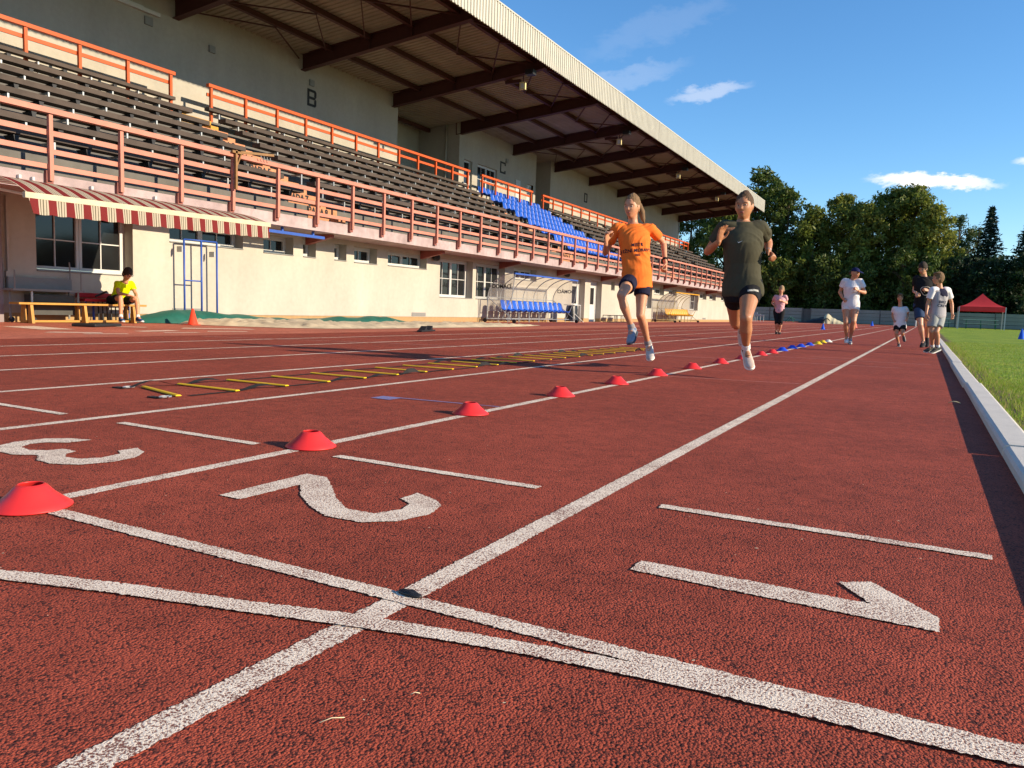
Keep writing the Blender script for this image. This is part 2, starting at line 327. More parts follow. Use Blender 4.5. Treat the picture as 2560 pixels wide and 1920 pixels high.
# worn take-off boards and chalked strips of the apron
for q in ([(-12.6, 6.9), (-11.5, 6.85), (-11.45, 7.35), (-12.7, 7.45)], [(-12.45, 8.5), (-11.9, 8.86), (-12.05, 9.05), (-12.6, 8.6)], [(-10.7, 6.4), (-10.28, 7.0), (-10.5, 7.1), (-10.85, 6.6)],
          [(-10.15, 6.6), (-10.0, 7.2), (-10.12, 7.25), (-10.25, 6.7)], [(-10.55, 7.85), (-10.65, 8.6), (-10.95, 8.6), (-10.8, 7.85)], [(-10.13, 7.9), (-10.06, 8.5), (-10.2, 8.52), (-10.25, 7.95)],
          [(-11.4, 9.2), (-10.8, 10.35), (-11.05, 10.45), (-11.7, 9.5)], [(-10.33, 8.85), (-10.1, 9.5), (-10.25, 9.6), (-10.5, 9.0)]):
    line('takeoff_board', [q[0], q[1], q[2], q[3]], M_BOARD, Z1)

# ------------------------------------------------------------------ kerb along the field: precast pieces, each a part
kerb = bpy.data.objects.new('kerb', None); COL.objects.link(kerb); kerb['kind'] = 'structure'; kerb.location = (.4, 0, 0)
def kerb_mesh(L):
    prof = [(-.068, -.03), (-.068, .030), (-.060, .043), (-.046, .050), (.05, .0505), (.062, .046), (.066, .036), (.066, -.03)]
    m = MB(); n = len(prof); ys = (.007, L - .007)
    m.add([(x, y, z) for y in ys for x, z in prof], [tuple(range(n))[::-1], tuple(range(n, 2 * n))] + [(i, (i + 1) % n, n + (i + 1) % n, n + i) for i in range(n)])
    return m.mesh('kerb_stone', M_KERB)
km = [kerb_mesh(3.95), kerb_mesh(2.0)]
y = -4.0; k = 0
while y < 96:
    o = inst('kerb_stone', km[0], kerb, (random.uniform(-.006, .006), y, random.uniform(-.003, .003)), random.uniform(-.0012, .0012)); y += 3.96; k += 1
# ------------------------------------------------------------------ grass field
M_FIELD = bpy.data.materials.new('lawn'); M_FIELD.use_nodes = True
def lawn():
    nt = M_FIELD.node_tree; N = nt.nodes.new; L = nt.links.new; b = nt.nodes['Principled BSDF']; b.inputs['Roughness'].default_value = .9; b.inputs['Specular IOR Level'].default_value = .15
    g = N('ShaderNodeNewGeometry'); mp = N('ShaderNodeMapping'); mp.inputs['Scale'].default_value = (1, .35, 1); L(g.outputs['Position'], mp.inputs[0])
    n1 = N('ShaderNodeTexNoise'); n1.inputs['Scale'].default_value = .9; n1.inputs['Detail'].default_value = 6; L(g.outputs['Position'], n1.inputs[0])
    n2 = N('ShaderNodeTexNoise'); n2.inputs['Scale'].default_value = 34; n2.inputs['Detail'].default_value = 5; L(mp.outputs[0], n2.inputs[0])
    r1 = N('ShaderNodeValToRGB'); e = r1.color_ramp.elements; e[0].position = .32; e[0].color = (.13, .24, .018, 1); e[1].position = .7; e[1].color = (.30, .36, .04, 1); L(n1.outputs['Fac'], r1.inputs[0])
    mr = N('ShaderNodeMapRange'); mr.inputs['From Min'].default_value = .3; mr.inputs['From Max'].default_value = .7; mr.inputs['To Min'].default_value = .55; mr.inputs['To Max'].default_value = 1.35; L(n2.outputs['Fac'], mr.inputs['Value'])
    vm = N('ShaderNodeVectorMath'); vm.operation = 'SCALE'; L(r1.outputs[0], vm.inputs[0]); L(mr.outputs[0], vm.inputs['Scale'])
    # bare earth strip by the kerb
    sx = N('ShaderNodeSeparateXYZ'); L(g.outputs['Position'], sx.inputs[0])
    n3 = N('ShaderNodeTexNoise'); n3.inputs['Scale'].default_value = 5; n3.inputs['Detail'].default_value = 5; L(g.outputs['Position'], n3.inputs[0])
    a = N('ShaderNodeMath'); a.operation = 'MULTIPLY_ADD'; L(n3.outputs['Fac'], a.inputs[0]); a.inputs[1].default_value = -.5; L(sx.outputs[0], a.inputs[2])
    m2 = N('ShaderNodeMapRange'); m2.inputs['From Min'].default_value = .38; m2.inputs['From Max'].default_value = .48; L(a.outputs[0], m2.inputs['Value'])
    mx = N('ShaderNodeMix'); mx.data_type = 'RGBA'; L(m2.outputs[0], mx.inputs['Factor']); mx.inputs['A'].default_value = (.17, .12, .065, 1); L(vm.outputs[0], mx.inputs['B']); L(mx.outputs['Result'], b.inputs['Base Color'])
    bp = N('ShaderNodeBump'); bp.inputs['Strength'].default_value = .8; bp.inputs['Distance'].default_value = .03; L(n2.outputs['Fac'], bp.inputs['Height']); L(bp.outputs[0], b.inputs['Normal'])
lawn()
def field():
    xs = list(np.concatenate([np.linspace(.467, 2, 30), np.linspace(2.2, 80, 30)])); ys = list(np.concatenate([np.linspace(-6, 20, 90), np.linspace(21, 104.6, 20)])); v = []; f = []
    for yy in ys:
        for xx in xs:
            z = .012 + .012 * noise.noise((xx * 4, yy * 4, 0)) + (.008 * noise.noise((xx * 15, yy * 15, 3)) if xx < 3 else 0) - (.012 if xx < .55 else 0)
            v.append((xx, yy, z))
    n = len(xs)
    for j in range(len(ys) - 1):
        for i in range(n - 1): f.append((j * n + i, j * n + i + 1, (j + 1) * n + i + 1, (j + 1) * n + i))
    m = MB(); m.v = v; m.f = f; return m
struct('playing_field', field(), M_FIELD, True)
def np_mesh(name, verts, faces_n, m, kind=None, mats=None, mi=None):
    """verts (N,3) float array; every faces_n consecutive verts are one face"""
    me = bpy.data.meshes.new(name); nv = len(verts); nf = nv // faces_n
    me.vertices.add(nv); me.vertices.foreach_set('co', verts.astype(np.float32).ravel())
    me.loops.add(nv); me.loops.foreach_set('vertex_index', np.arange(nv, dtype=np.int32))
    me.polygons.add(nf); me.polygons.foreach_set('loop_start', np.arange(0, nv, faces_n, dtype=np.int32))
    if mats:
        for q in mats: me.materials.append(q)
        me.polygons.foreach_set('material_index', mi.astype(np.int32))
    else: me.materials.append(m)
    me.update(calc_edges=True); me.validate(); return me
def blades(n, X0, X1, Y0, Y1, h0, h1, w, pw, rng, power=1.0):
    x = X0 + (X1 - X0) * rng.random(n) ** power; y = Y0 + (Y1 - Y0) * rng.random(n) ** pw
    keep = (x > .56) | (rng.random(n) < .3); x, y = x[keep], y[keep]; n = len(x)
    h = rng.uniform(h0, h1, n); a = rng.uniform(0, 6.283, n); le = rng.uniform(.1, .9, n) * h; b = rng.uniform(0, 6.283, n)
    v = np.zeros((n, 3, 3)); dx, dy = np.cos(a) * w, np.sin(a) * w
    v[:, 0] = np.stack([x - dx, y - dy, np.full(n, 0.0)], 1); v[:, 1] = np.stack([x + dx, y + dy, np.full(n, 0.0)], 1); v[:, 2] = np.stack([x + np.cos(b) * le, y + np.sin(b) * le, h], 1)
    return v.reshape(-1, 3)
rng = np.random.default_rng(3)
gv = np.concatenate([blades(90000, .5, 4.5, 2.5, 9, .012, .045, .0022, 1, rng, 1.3), blades(70000, .5, 9, 8, 26, .015, .045, .004, 1.3, rng, 1.2), blades(5200, .48, .70, 2, 24, .03, .085, .003, 1, rng)])
MG = [mat('grass_blade_a', (.16, .28, .02), .7, .2, 2, trans=.35), mat('grass_blade_b', (.32, .38, .05), .7, .2, 2, trans=.35), mat('grass_blade_dry', (.38, .32, .12), .8, .2, 2, trans=.3)]
gm = np_mesh('grass', gv, 3, None, mats=MG, mi=rng.choice([0, 0, 0, 1, 1, 2], len(gv) // 3))
g = bpy.data.objects.new('grass', gm); COL.objects.link(g); g['kind'] = 'stuff'
# ------------------------------------------------------------------ sand of the jump pit
def sand():
    # outline in the ground plane: front edge (nearest the track) and back edge
    fr = [(-13.2, 10.6), (-12.2, 11.0), (-11.3, 11.55), (-10.8, 12.3), (-10.55, 13.8), (-10.6, 16), (-10.6, 19.8), (-10.95, 21.9), (-11.4, 23.5)]
    bk = [(-13.3, 10.65), (-13.35, 11.2), (-13.4, 12), (-13.4, 13), (-13.35, 15), (-13.2, 17), (-12.4, 19.6), (-11.7, 21.8), (-11.5, 23.5)]
    m = MB(); n, k = 120, 22
    def interp(P, t):
        s = t * (len(P) - 1); i = min(int(s), len(P) - 2); return Vector(P[i]).lerp(Vector(P[i + 1]), s - i)
    vs = []; fs = []
    for i in range(n + 1):
        a, b = interp(fr, i / n), interp(bk, i / n)
        for j in range(k + 1):
            p = a.lerp(b, j / k); e = min(1, j / 3, (k - j) / 3 + .0) * min(1, i / 10, (n - i) / 25)
            z = .004 + e * (.06 + .045 * noise.noise((p.x * 2.2, p.y * 2.2, 0)) + .05 * noise.noise((p.x * 6, p.y * 6, 2)) + .02 * noise.noise((p.x * 17, p.y * 17, 2)) + (.05 if i < 55 else 0) * j / k)
            vs.append((p.x, p.y, z))
    for i in range(n):
        for j in range(k): fs.append((i * (k + 1) + j, (i + 1) * (k + 1) + j, (i + 1) * (k + 1) + j + 1, i * (k + 1) + j + 1))
    m.add(vs, fs); return m
o = sand().build('sand', mat('pit_sand', (.55, .45, .30), .95, .15, 8, .5, 60, var2=.12, scale2=3), None, True); o['kind'] = 'stuff'
# green tarpaulin heaped behind the sand
def tarp():
    m = MB(); n, k = 90, 10; vs = []; fs = []
    for i in range(n + 1):
        t = i / n; y = 9.95 + t * 9.3; tap = min(1, t * 9 + .25, (1 - t) * 6)
        hgt = (.20 + .07 * math.sin(t * 9 + .5) + .06 * noise.noise((y * 1.3, 0, 1))) * tap * (1 - .42 * t)
        xb = -14.12 + .55 * t; w = (.75 - .25 * t) * max(tap, .4)
        for j in range(k + 1):
            s = j / k; z = hgt * math.sin(math.pi * min(1, max(0, s))) ** .6 * (1 + .2 * noise.noise((y * 2.5, s * 3, 4))) + .006
            vs.append((xb + w * (s - .15) + .04 * noise.noise((y * 3, s * 2, 7)), y + .03 * noise.noise((y * 4, s * 5, 1)), max(.006, z)))
    for i in range(n):
        for j in range(k): fs.append((i * (k + 1) + j, (i + 1) * (k + 1) + j, (i + 1) * (k + 1) + j + 1, i * (k + 1) + j + 1))
    m.add(vs, fs); return m
tag(tarp().build('tarpaulin', mat('green_tarp', (.014, .095, .07), .5, .15, 6, .3, 12, var2=.2), None, True), 'crumpled dark green tarpaulin heaped between the sand pit and the wall', 'tarpaulin')
# ------------------------------------------------------------------ grandstand
GS = thing('grandstand', 'long cream grandstand with a cantilevered roof, brown tiers and a white fascia', 'grandstand', (-14.4, 8, 0))
YA, YE = 2.0, 71.0
WX = -14.4
OPEN = [('w2', 8.52, 10.48, .93, 2.15), ('w1', 11.35, 13.38, 1.70, 2.14), ('w1', 14.02, 15.04, 1.68, 2.14), ('w0', 15.39, 15.87, 1.68, 2.14), ('w0', 16.6, 17.1, 1.68, 2.14), ('w1', 17.43, 18.47, 1.67, 2.14),
        ('w1', 18.99, 21.05, 1.68, 2.14), ('w2', 21.84, 23.96, .82, 2.13), ('w2', 24.2, 26.35, .82, 2.13), ('w1', 27.07, 29.09, 1.66, 2.13), ('d', 32.8, 34.32, 0, 2.0), ('d', 35.0, 36.49, 0, 2.0), ('w0', 37.76, 38.29, 1.62, 2.06),
        ('w2', 42.4, 44.55, .79, 2.06), ('w1', 44.95, 46.9, 1.62, 2.06), ('w1', 47.88, 49.69, 1.66, 2.06), ('w2', 52.9, 55.1, .79, 2.06), ('w1', 55.45, 57.4, 1.62, 2.06), ('w1', 58.26, 60.3, 1.62, 2.06), ('w1', 62.0, 64.0, 1.62, 2.06), ('w1', 66.0, 68.0, 1.62, 2.06)]
def wall_with_holes(x, ya, yb, za, zb, holes, depth):
    m = MB(); ys = sorted({ya, yb, *[h[0] for h in holes], *[h[1] for h in holes]}); zs = sorted({za, zb, *[h[2] for h in holes], *[h[3] for h in holes]})
    zs = [z for z in zs if za <= z <= zb]
    for y0, y1 in zip(ys[:-1], ys[1:]):
        for z0, z1 in zip(zs[:-1], zs[1:]):
            if any(h[0] <= y0 and y1 <= h[1] and h[2] <= z0 and z1 <= h[3] for h in holes): continue
            m.quad((x, y0, z0), (x, y1, z0), (x, y1, z1), (x, y0, z1))
    for y0, y1, z0, z1 in holes:
        z0 = max(z0, za); d = x - depth
        m.quad((x, y0, z0), (x, y0, z1), (d, y0, z1), (d, y0, z0)); m.quad((x, y1, z1), (x, y1, z0), (d, y1, z0), (d, y1, z1)); m.quad((x, y0, z1), (x, y1, z1), (d, y1, z1), (d, y0, z1))
        if z0 > za: m.quad((x, y1, z0), (x, y0, z0), (d, y0, z0), (d, y1, z0))
    m.quad((x, ya, zb), (x, yb, zb), (x - .4, yb, zb), (x - .4, ya, zb)); m.quad((x, yb, za), (x, yb, zb), (x - 5.4, yb, zb), (x - 5.4, yb, za)); return m
wall_with_holes(WX, YA, YE, .165, 2.262, [h[1:] for h in OPEN], .30).build('wall', M_WALL, GS)
pl = MB(); ps = [YA] + [v for h in OPEN if h[0] == 'd' for v in h[1:3]] + [YE]
for a, b in zip(ps[0::2], ps[1::2]): pl.box(WX - .4, WX - .018, a, b, -.03, .165)
pl.build('plinth', M_PLINTH, GS)
M_INT = mat('dark_interior', (.03, .028, .026), .9)
M_CURT = mat('window_blind', (.10, .095, .09), .8, .1, 40)
def window(y0, y1, z0, z1, kind, x=WX, depth=.27, parent=GS):
    fx = x - depth; m = MB(); t = .055
    def frame(a, b, c, d, x0=fx, w=.05):
        m.box(x0 - .05, x0, a, a + w, c, d); m.box(x0 - .05, x0, b - w, b, c, d); m.box(x0 - .05, x0 - .001, a + w, b - w, c, c + w); m.box(x0 - .05, x0 - .001, a + w, b - w, d - w, d)
    frame(y0, y1, z0, z1); n = {'w0': 1, 'w1': 2 if y1 - y0 > 1.2 else 1, 'w2': 2}[kind]; pw = (y1 - y0 - .10) / n; panes = []
    for i in range(n):
        a = y0 + .05 + i * pw; b = a + pw
        frame(a + .004, b - .004, z0 + .054, z1 - .054, fx + .012, .055)
        mid = (a + b) / 2
        if kind != 'w0' or True: m.box(fx - .03, fx - .006, mid - .011, mid + .011, z0 + .11, z1 - .11)
        if kind == 'w2': m.box(fx - .03, fx - .007, a + .06, b - .06, (z0 + z1) / 2 - .011, (z0 + z1) / 2 + .011)
        panes.append((a + .05, b - .05))
    o = m.build('window', M_WHITE, parent)
    for a, b in panes:
        MB().box(fx - .04, fx - .034, a, b, z0 + .1, z1 - .1).build('pane', M_GLASS, o)
    MB().box(fx + .015, x + .03, y0 - .01 + .012, y1 - .003, z0 + .003, z0 + .022).build('sill', M_GREYP, o)
    return o
for kd, a, b, c, d in OPEN:
    if kd != 'd': window(a, b, c, d, kd)
    else:
        fx = WX - .29; m = MB(); m.box(fx - .06, fx, a, a + .09, 0, d); m.box(fx - .06, fx, b - .09, b, 0, d); m.box(fx - .06, fx - .001, a + .09, b - .09, d - .22, d)
        m.box(fx - .07, fx - .02, a + .09, b - .09, 0, .85); m.box(fx - .07, fx - .02, a + .09, a + .26, .85, d - .22); m.box(fx - .07, fx - .02, b - .26, b - .09, .85, d - .22); m.box(fx - .07, fx - .021, a + .26, b - .26, d - .34, d - .22)
        o = m.build('door', M_WHITE, GS)
        MB().box(fx - .06, fx - .05, a + .26, b - .26, .85, d - .34).build('pane', M_GLASS, o)
        MB().box(fx - .02, fx + .03, a + .14, a + .17, .92, 1.12).box(fx + .02, fx + .035, a + .14, a + .27, 1.02, 1.045).build('handle', M_GREYP, o)
for a, b in ((11.41, 12.17), (20.27, 21.05), (56.6, 57.5)):
    m = MB(); m.box(WX, WX + .008, a, b, .18, .30)
    for i in range(4): m.box(WX + .008, WX + .016, a + .02, b - .02, .193 + i * .027, .205 + i * .027)
    m.build('vent_grille', M_GREYP, GS)
for y in (21.4, 31.9, 52.6):
    o = MB().sphere((WX + .14, y, 2.10), (.13, .13, .12), 14, 8).box(WX, WX + .06, y - .05, y + .05, 2.06, 2.14).build('wall_lamp', M_BLACK, GS, True)
MB().box(WX, WX + .10, 7.45, 7.87, 0, 2.26).build('recess_shade_block', mat('recess_shade_grey', (.24, .2, .2), .9), GS)  # added block, coloured dark for the shade of the recessed wall end
# slab and its steel brackets
YB = [5.48 + 5.2 * i for i in range(12)] + [67.5]
MB().box(-19.9, -13.30, YA, YE - .3, 2.264, 2.535).build('slab', M_SLAB, GS)
bm_ = MB().add([(-14.39, -.07, 2.0), (-14.39, .07, 2.0), (-13.55, .07, 2.18), (-13.55, -.07, 2.18), (-14.39, -.07, 2.258), (-14.39, .07, 2.258), (-13.55, .07, 2.258), (-13.55, -.07, 2.258)],
      [(0, 1, 2, 3), (7, 6, 5, 4), (0, 4, 5, 1), (1, 5, 6, 2), (2, 6, 7, 3), (3, 7, 4, 0)]).mesh('bracket', mat('red_bracket_paint', (.22, .055, .04), .6), (-14.4, 0, 0))
for y in YB[1:]: inst('bracket', bm_, GS, (0, y - 8 - .35, 0))
# stepped tiers
tr = MB(); prof = [(-19.9, 5.56)]
for n in range(9):
    x = -18.5 + .667 * n; z = 5.56 - .378 * n
    if n: prof.append((-18.5 + .667 * (n - 1), z))
    prof.append((x if n < 8 else -13.302, z if n < 8 else 2.537))
for (xa, za), (xb, zb) in zip(prof[:-1], prof[1:]): tr.quad((xa, YA, za), (xb, YA, zb), (xb, YE - .4, zb), (xa, YE - .4, za))
tr.add([(x, YE - .4, z) for x, z in prof] + [(-13.302, YE - .4, 2.54), (-19.9, YE - .4, 2.54)], [tuple(range(len(prof) + 2))])
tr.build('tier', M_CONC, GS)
# upper walls
BX = -19.8
def opening_wall(y0, y1, holes=()): return wall_with_holes(BX, y0, y1, 5.5, 9.3, list(holes), .25)
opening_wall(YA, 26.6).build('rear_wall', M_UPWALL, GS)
MB().box(-20.2, BX - .002, 26.3, 26.598, 5.5, 9.3).box(-22.4, -22.1, 26.3, 31.4, 5.5, 9.5).box(-22.1, BX - .002, 31.398, 31.7, 5.5, 9.3).build('recess_wall', M_UPWALL, GS)
MB().tube([(-20.5, 31.33, 5.5), (-20.5, 31.33, 9.2)], .05).build('downpipe', M_UPWALL, GS, True)
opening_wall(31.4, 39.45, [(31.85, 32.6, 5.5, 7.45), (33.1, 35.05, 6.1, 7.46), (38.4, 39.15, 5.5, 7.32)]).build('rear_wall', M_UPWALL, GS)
window(33.1, 35.05, 6.1, 7.46, 'w2', BX, .10)
M_DOORW = M_WHITE
for a, b, d in ((31.85, 32.6, 7.45), (38.4, 39.15, 7.32)):
    o = MB().box(BX - .2, BX - .12, a, a + .08, 5.56, d).box(BX - .2, BX - .12, b - .08, b, 5.56, d).box(BX - .2, BX - .121, a + .08, b - .08, d - .08, d).box(BX - .2, BX - .15, a + .08, b - .08, 5.56, 6.4).build('door', M_WHITE, GS)
    MB().box(BX - .19, BX - .17, a + .08, b - .08, 6.4, d - .08).build('pane', M_GLASS if a < 33 else M_WHITE, o)
MB().box(BX, BX + .04, 37.03, 37.56, 5.6, 7.32).build('notice_board', M_WHITE, GS)
MB().box(-20.2, BX - .002, 39.15, 39.448, 5.5, 9.3).box(-22.0, -21.7, 39.4, 41.4, 5.5, 9.5).box(-21.7, BX - .002, 41.348, 41.6, 5.5, 9.3).build('recess_wall', M_UPWALL, GS)
MB().box(-21.70, -21.66, 40.1, 41.1, 5.56, 7.55).build('doorway_shade', M_INT, GS)  # flat dark panel painted for the unlit inside of the doorway
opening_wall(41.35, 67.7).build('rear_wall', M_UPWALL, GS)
MB().tube([(-19.74, 67.66, 5.6), (-19.74, 67.66, 9.1)], .035).build('downpipe', M_WHITE, GS, True)
# roof
def deck():
    m = MB(); ys = []; y = YA; i = 0
    while y < 68.6:
        ys += [(y, 0), (y + .10, 0), (y + .12, .035), (y + .20, .035)]; y += .22
    vs = []; fs = []
    for yy, h in ys:
        vs += [(-23.2, yy, 8.70 + h), (-12.80, yy, 9.74 + h)]
    for i in range(len(ys) - 1): fs.append((2 * i, 2 * i + 1, 2 * i + 3, 2 * i + 2))
    m.add(vs, fs); m.add([(-23.2, YA, 8.80), (-12.8, YA, 9.86), (-12.8, 68.6, 9.86), (-23.2, 68.6, 8.80)], [(0, 1, 2, 3)]); return m
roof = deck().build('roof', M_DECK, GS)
def fpanel(L):
    m = MB(); vs = []; fs = []; ys = []; y = 0
    while y < L - .01:
        ys += [(y, 0), (min(L, y + .09), 0), (min(L, y + .105), .036), (min(L, y + .165), .036)]; y += .18
    for yy, h in ys: vs += [(h, yy, 9.30), (h, yy, 10.21)]
    for i in range(len(ys) - 1): fs.append((2 * i, 2 * i + 2, 2 * i + 3, 2 * i + 1))
    m.add(vs, fs); m.quad((-.03, 0, 9.30), (-.03, 0, 10.21), (-.03, L, 10.21), (-.03, L, 9.30)); return m.mesh('fascia_panel', M_FASCIA)
fp = fpanel(5.18)
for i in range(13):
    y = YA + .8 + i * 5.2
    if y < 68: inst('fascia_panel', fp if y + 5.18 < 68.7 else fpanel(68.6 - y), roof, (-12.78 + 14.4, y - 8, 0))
MB().box(-13.0, -12.74, YA, 68.6, 10.205, 10.25).build('coping', M_FASCIA, roof)
MB().box(-12.84, -12.812, YA, 68.6, 9.31, 9.74).build('fascia_back', M_STEEL, roof)
pb = MB()
def ibeam(y):
    m = MB(); pts = [(-20.0, 8.48, 9.05), (-12.95, 9.27, 9.69)]
    (xa, ba, ta), (xb, bb, tb) = pts
    for w, f0, f1 in ((.012, 0, 1),):
        m.add([(xa, -w, ba), (xa, w, ba), (xb, w, bb), (xb, -w, bb), (xa, -w, ta), (xa, w, ta), (xb, w, tb), (xb, -w, tb)], [(0, 1, 2, 3), (7, 6, 5, 4), (0, 4, 5, 1), (1, 5, 6, 2), (2, 6, 7, 3), (3, 7, 4, 0)])
    for z0, z1 in ((0, .025), (None, None)):
        w = .11
        if z0 is not None: za, zb, zc, zd = ba, ba + .025, bb, bb + .025
        else: za, zb, zc, zd = ta - .025, ta, tb - .025, tb
        m.add([(xa, -w, za), (xa, w, za), (xb, w, zc), (xb, -w, zc), (xa, -w, zb), (xa, w, zb), (xb, w, zd), (xb, -w, zd)], [(0, 1, 2, 3), (7, 6, 5, 4), (0, 4, 5, 1), (1, 5, 6, 2), (2, 6, 7, 3), (3, 7, 4, 0)])
    m.box(xa, xa + .03, -.11, .11, ba, ta); m.box(-16.85 - .01, -16.85 + .01, -.1, .1, 8.85, 9.32); m.box(-15.15 - .01, -15.15 + .01, -.1, .1, 9.05, 9.48)
    return m.mesh('roof_beam', M_STEEL, (-14.4, 0, 0))
ib = ibeam(0)
for y in YB: inst('roof_beam', ib, roof, (0, y - 8, 0))
def zdeck(x): return 8.70 + (x + 23.2) * .1
PUR = (-18.5, -16.85, -15.15, -13.45)
for x in PUR:
    for a, b in zip(YB[:-1], YB[1:]):
        pass
pm = MB().box(-.05, .05, .012, 5.19, -.16, -.004).box(-.07, .07, .012, 5.19, -.175, -.16).mesh('purlin', M_STEEL)
for x in (-21.5,) + PUR:
    for a in YB[:-1]: inst('purlin', pm, roof, (x + 14.4, a - 8, zdeck(x)))
# wind bracing
def brace(p, q, r=.022): MB().bar(p, q, r * 2, r * 2).build('brace', M_STEEL, roof)
for i, a in enumerate(YB[:-1]):
    b = YB[i + 1]; mid = (a + b) / 2; x0, x1 = -15.15, -13.45; z0, z1 = zdeck(x0) - .22, zdeck(x1) - .2
    brace((x0, mid, z0), (x1, a + .15, z1)); brace((x0, mid, z0), (x1, b - .1, z1)); brace((x1, a + .15, z1), (-12.9, a + 1.3, 9.40)); brace((x1, mid, z1), (-12.9, mid + .1, 9.40)); brace((x1, mid, z1), (x0, b - .1, z0))
    if i in (2, 6, 9):
        xs = (-19.7,) + PUR
        for j in range(len(xs) - 2):
            p0 = (xs[j], a + .3 if j % 2 == 0 else b - .3, zdeck(xs[j]) - .22); p1 = (xs[j + 1], mid, zdeck(xs[j + 1]) - .22)
            brace((xs[j], a + .3, p0[2]), p1, .018); brace((xs[j], b - .3, p0[2]), p1, .018)
# letters of the sections, built from bars
def letter(kind, y, w, z0=7.40, z1=7.98, t=.085):
    m = MB(); x0, x1 = BX + .002, BX + .022; zm = (z0 + z1) / 2
    B = lambda a, b, c, d: m.box(x0, x1, a, b, c, d)
    B(y, y + t, z0, z1); B(y + t, y + w - .06, z1 - t, z1); B(y + t, y + w - .06, z0, z0 + t)
    if kind == 'B':
        B(y + t, y + w - .06, zm - t / 2, zm + t / 2); B(y + w - t, y + w, z0 + .06, zm - .06); B(y + w - t, y + w, zm + .06, z1 - .06)
        for za, zb in ((z0, z0 + .06), (zm - .06, zm), (zm, zm + .06), (z1 - .06, z1)):
            up = za in (z0, zm); m.add([(x0, y + w - .06, za), (x1, y + w - .06, za), (x0, y + w - .06, zb), (x1, y + w - .06, zb), (x0, y + w, zb if up else za), (x1, y + w, zb if up else za)], [(0, 1, 5, 4), (2, 4, 5, 3), (0, 4, 2), (1, 3, 5)])
    if kind == 'C':
        B(y + w - t, y + w - .002, z0 + t, z0 + .16); B(y + w - t, y + w - .002, z1 - .16, z1 - t); B(y + w - .06, y + w - .001, z0 + .004, z0 + t); B(y + w - .06, y + w - .001, z1 - t, z1 - .004)
    if kind == 'D': B(y + w - t, y + w, z0 + .04, z1 - .04); B(y + w - .06, y + w - .02, z0 + .002, z0 + .04); B(y + w - .06, y + w - .02, z1 - .04, z1 - .002)
    o = m.build('section_letter', M_LETTER, GS); o['label'] = 'black letter %s on the shaded rear wall' % kind
letter('B', 21.31, .44); letter('C', 35.34, .56); letter('D', 46.4, .48)
for y, z in ((17.15, 8.05), (21.5, 8.2), (36.0, 8.1)):
    o = MB().box(BX, BX + .06, y - .11, y + .11, z - .1, z + .1).box(BX + .06, BX + .065, y - .08, y + .08, z - .06, z + .04).build('wall_box', M_GREYP, GS)
MB().box(BX, BX + .10, 13.7, 15.3, 8.36, 8.46).box(BX, BX + .06, 14.2, 14.8, 8.44, 8.5).build('tube_lamp', M_WHITE, GS)
MB().box(BX, BX + .05, 14.85, 15.1, 8.05, 8.27).build('wall_box', M_GREYP, GS)
MB().sphere((-22.0, 28.6, 8.4), .16, 12, 8).build('wall_lamp', M_BLACK, GS, True)
# ------------------------------------------------------------------ things fixed to the stand
def railing(name, label, x, y0, ys, y1, zf, ztop, rails, m, group=None, w=.075, face=0):
    t = thing(name, label, 'railing', (x, y0, zf), group)
    pm = MB().box(-w / 2, w / 2, -w / 2, w / 2, 0, ztop - zf - .105).mesh('post', m)
    for y in ys: inst('post', pm, t, (0, y - y0, 0))
    MB().box(x - .06, x + .06, y0 - .12, y1 + .12, ztop - .09, ztop).build('rail', m, t)
    for a, b in rails: MB().box(x - w / 2 - .045, x - w / 2 - .002, y0 - .1, y1 + .1, a, b).build('rail', m, t)
    return t
fy = [8.09 + 1.3005 * k for k in range(-4, 49)]; fy = [y for y in fy if y < 70.6]
fr = railing('front_railing', 'salmon pink four bar railing along the front edge of the tiers', -13.2, fy[0], fy, fy[-1], 2.42, 3.61, ((3.172, 3.26), (2.87, 2.955), (2.617, 2.697)), M_RAIL, None, .066)
pbm = MB().box(-.10, -.03, -.06, .06, -.12, .12).mesh('post_plate', mat('rusty_plate', (.22, .075, .06), .7, .2, 8))
for y in fy: inst('post_plate', pbm, fr, (0, y - fy[0], .05))
for nm, ya, yb in (('left of the first stairs', 4.5, 14.93), ('between the first stairs and the blue seats', 16.3, 30.65), ('above the blue seats', 31.95, 37.05), ('on the far third of the stand', 38.5, 67.6)):
    n = max(2, round((yb - ya) / 1.3)); ys = [ya + (yb - ya) * i / n for i in range(n + 1)]
    railing('rear_railing', 'bright orange railing ' + nm, -18.84, ya, ys, yb, 5.56, 6.70, ((6.36, 6.45),), M_ORAIL, 'orange railings behind the top row')
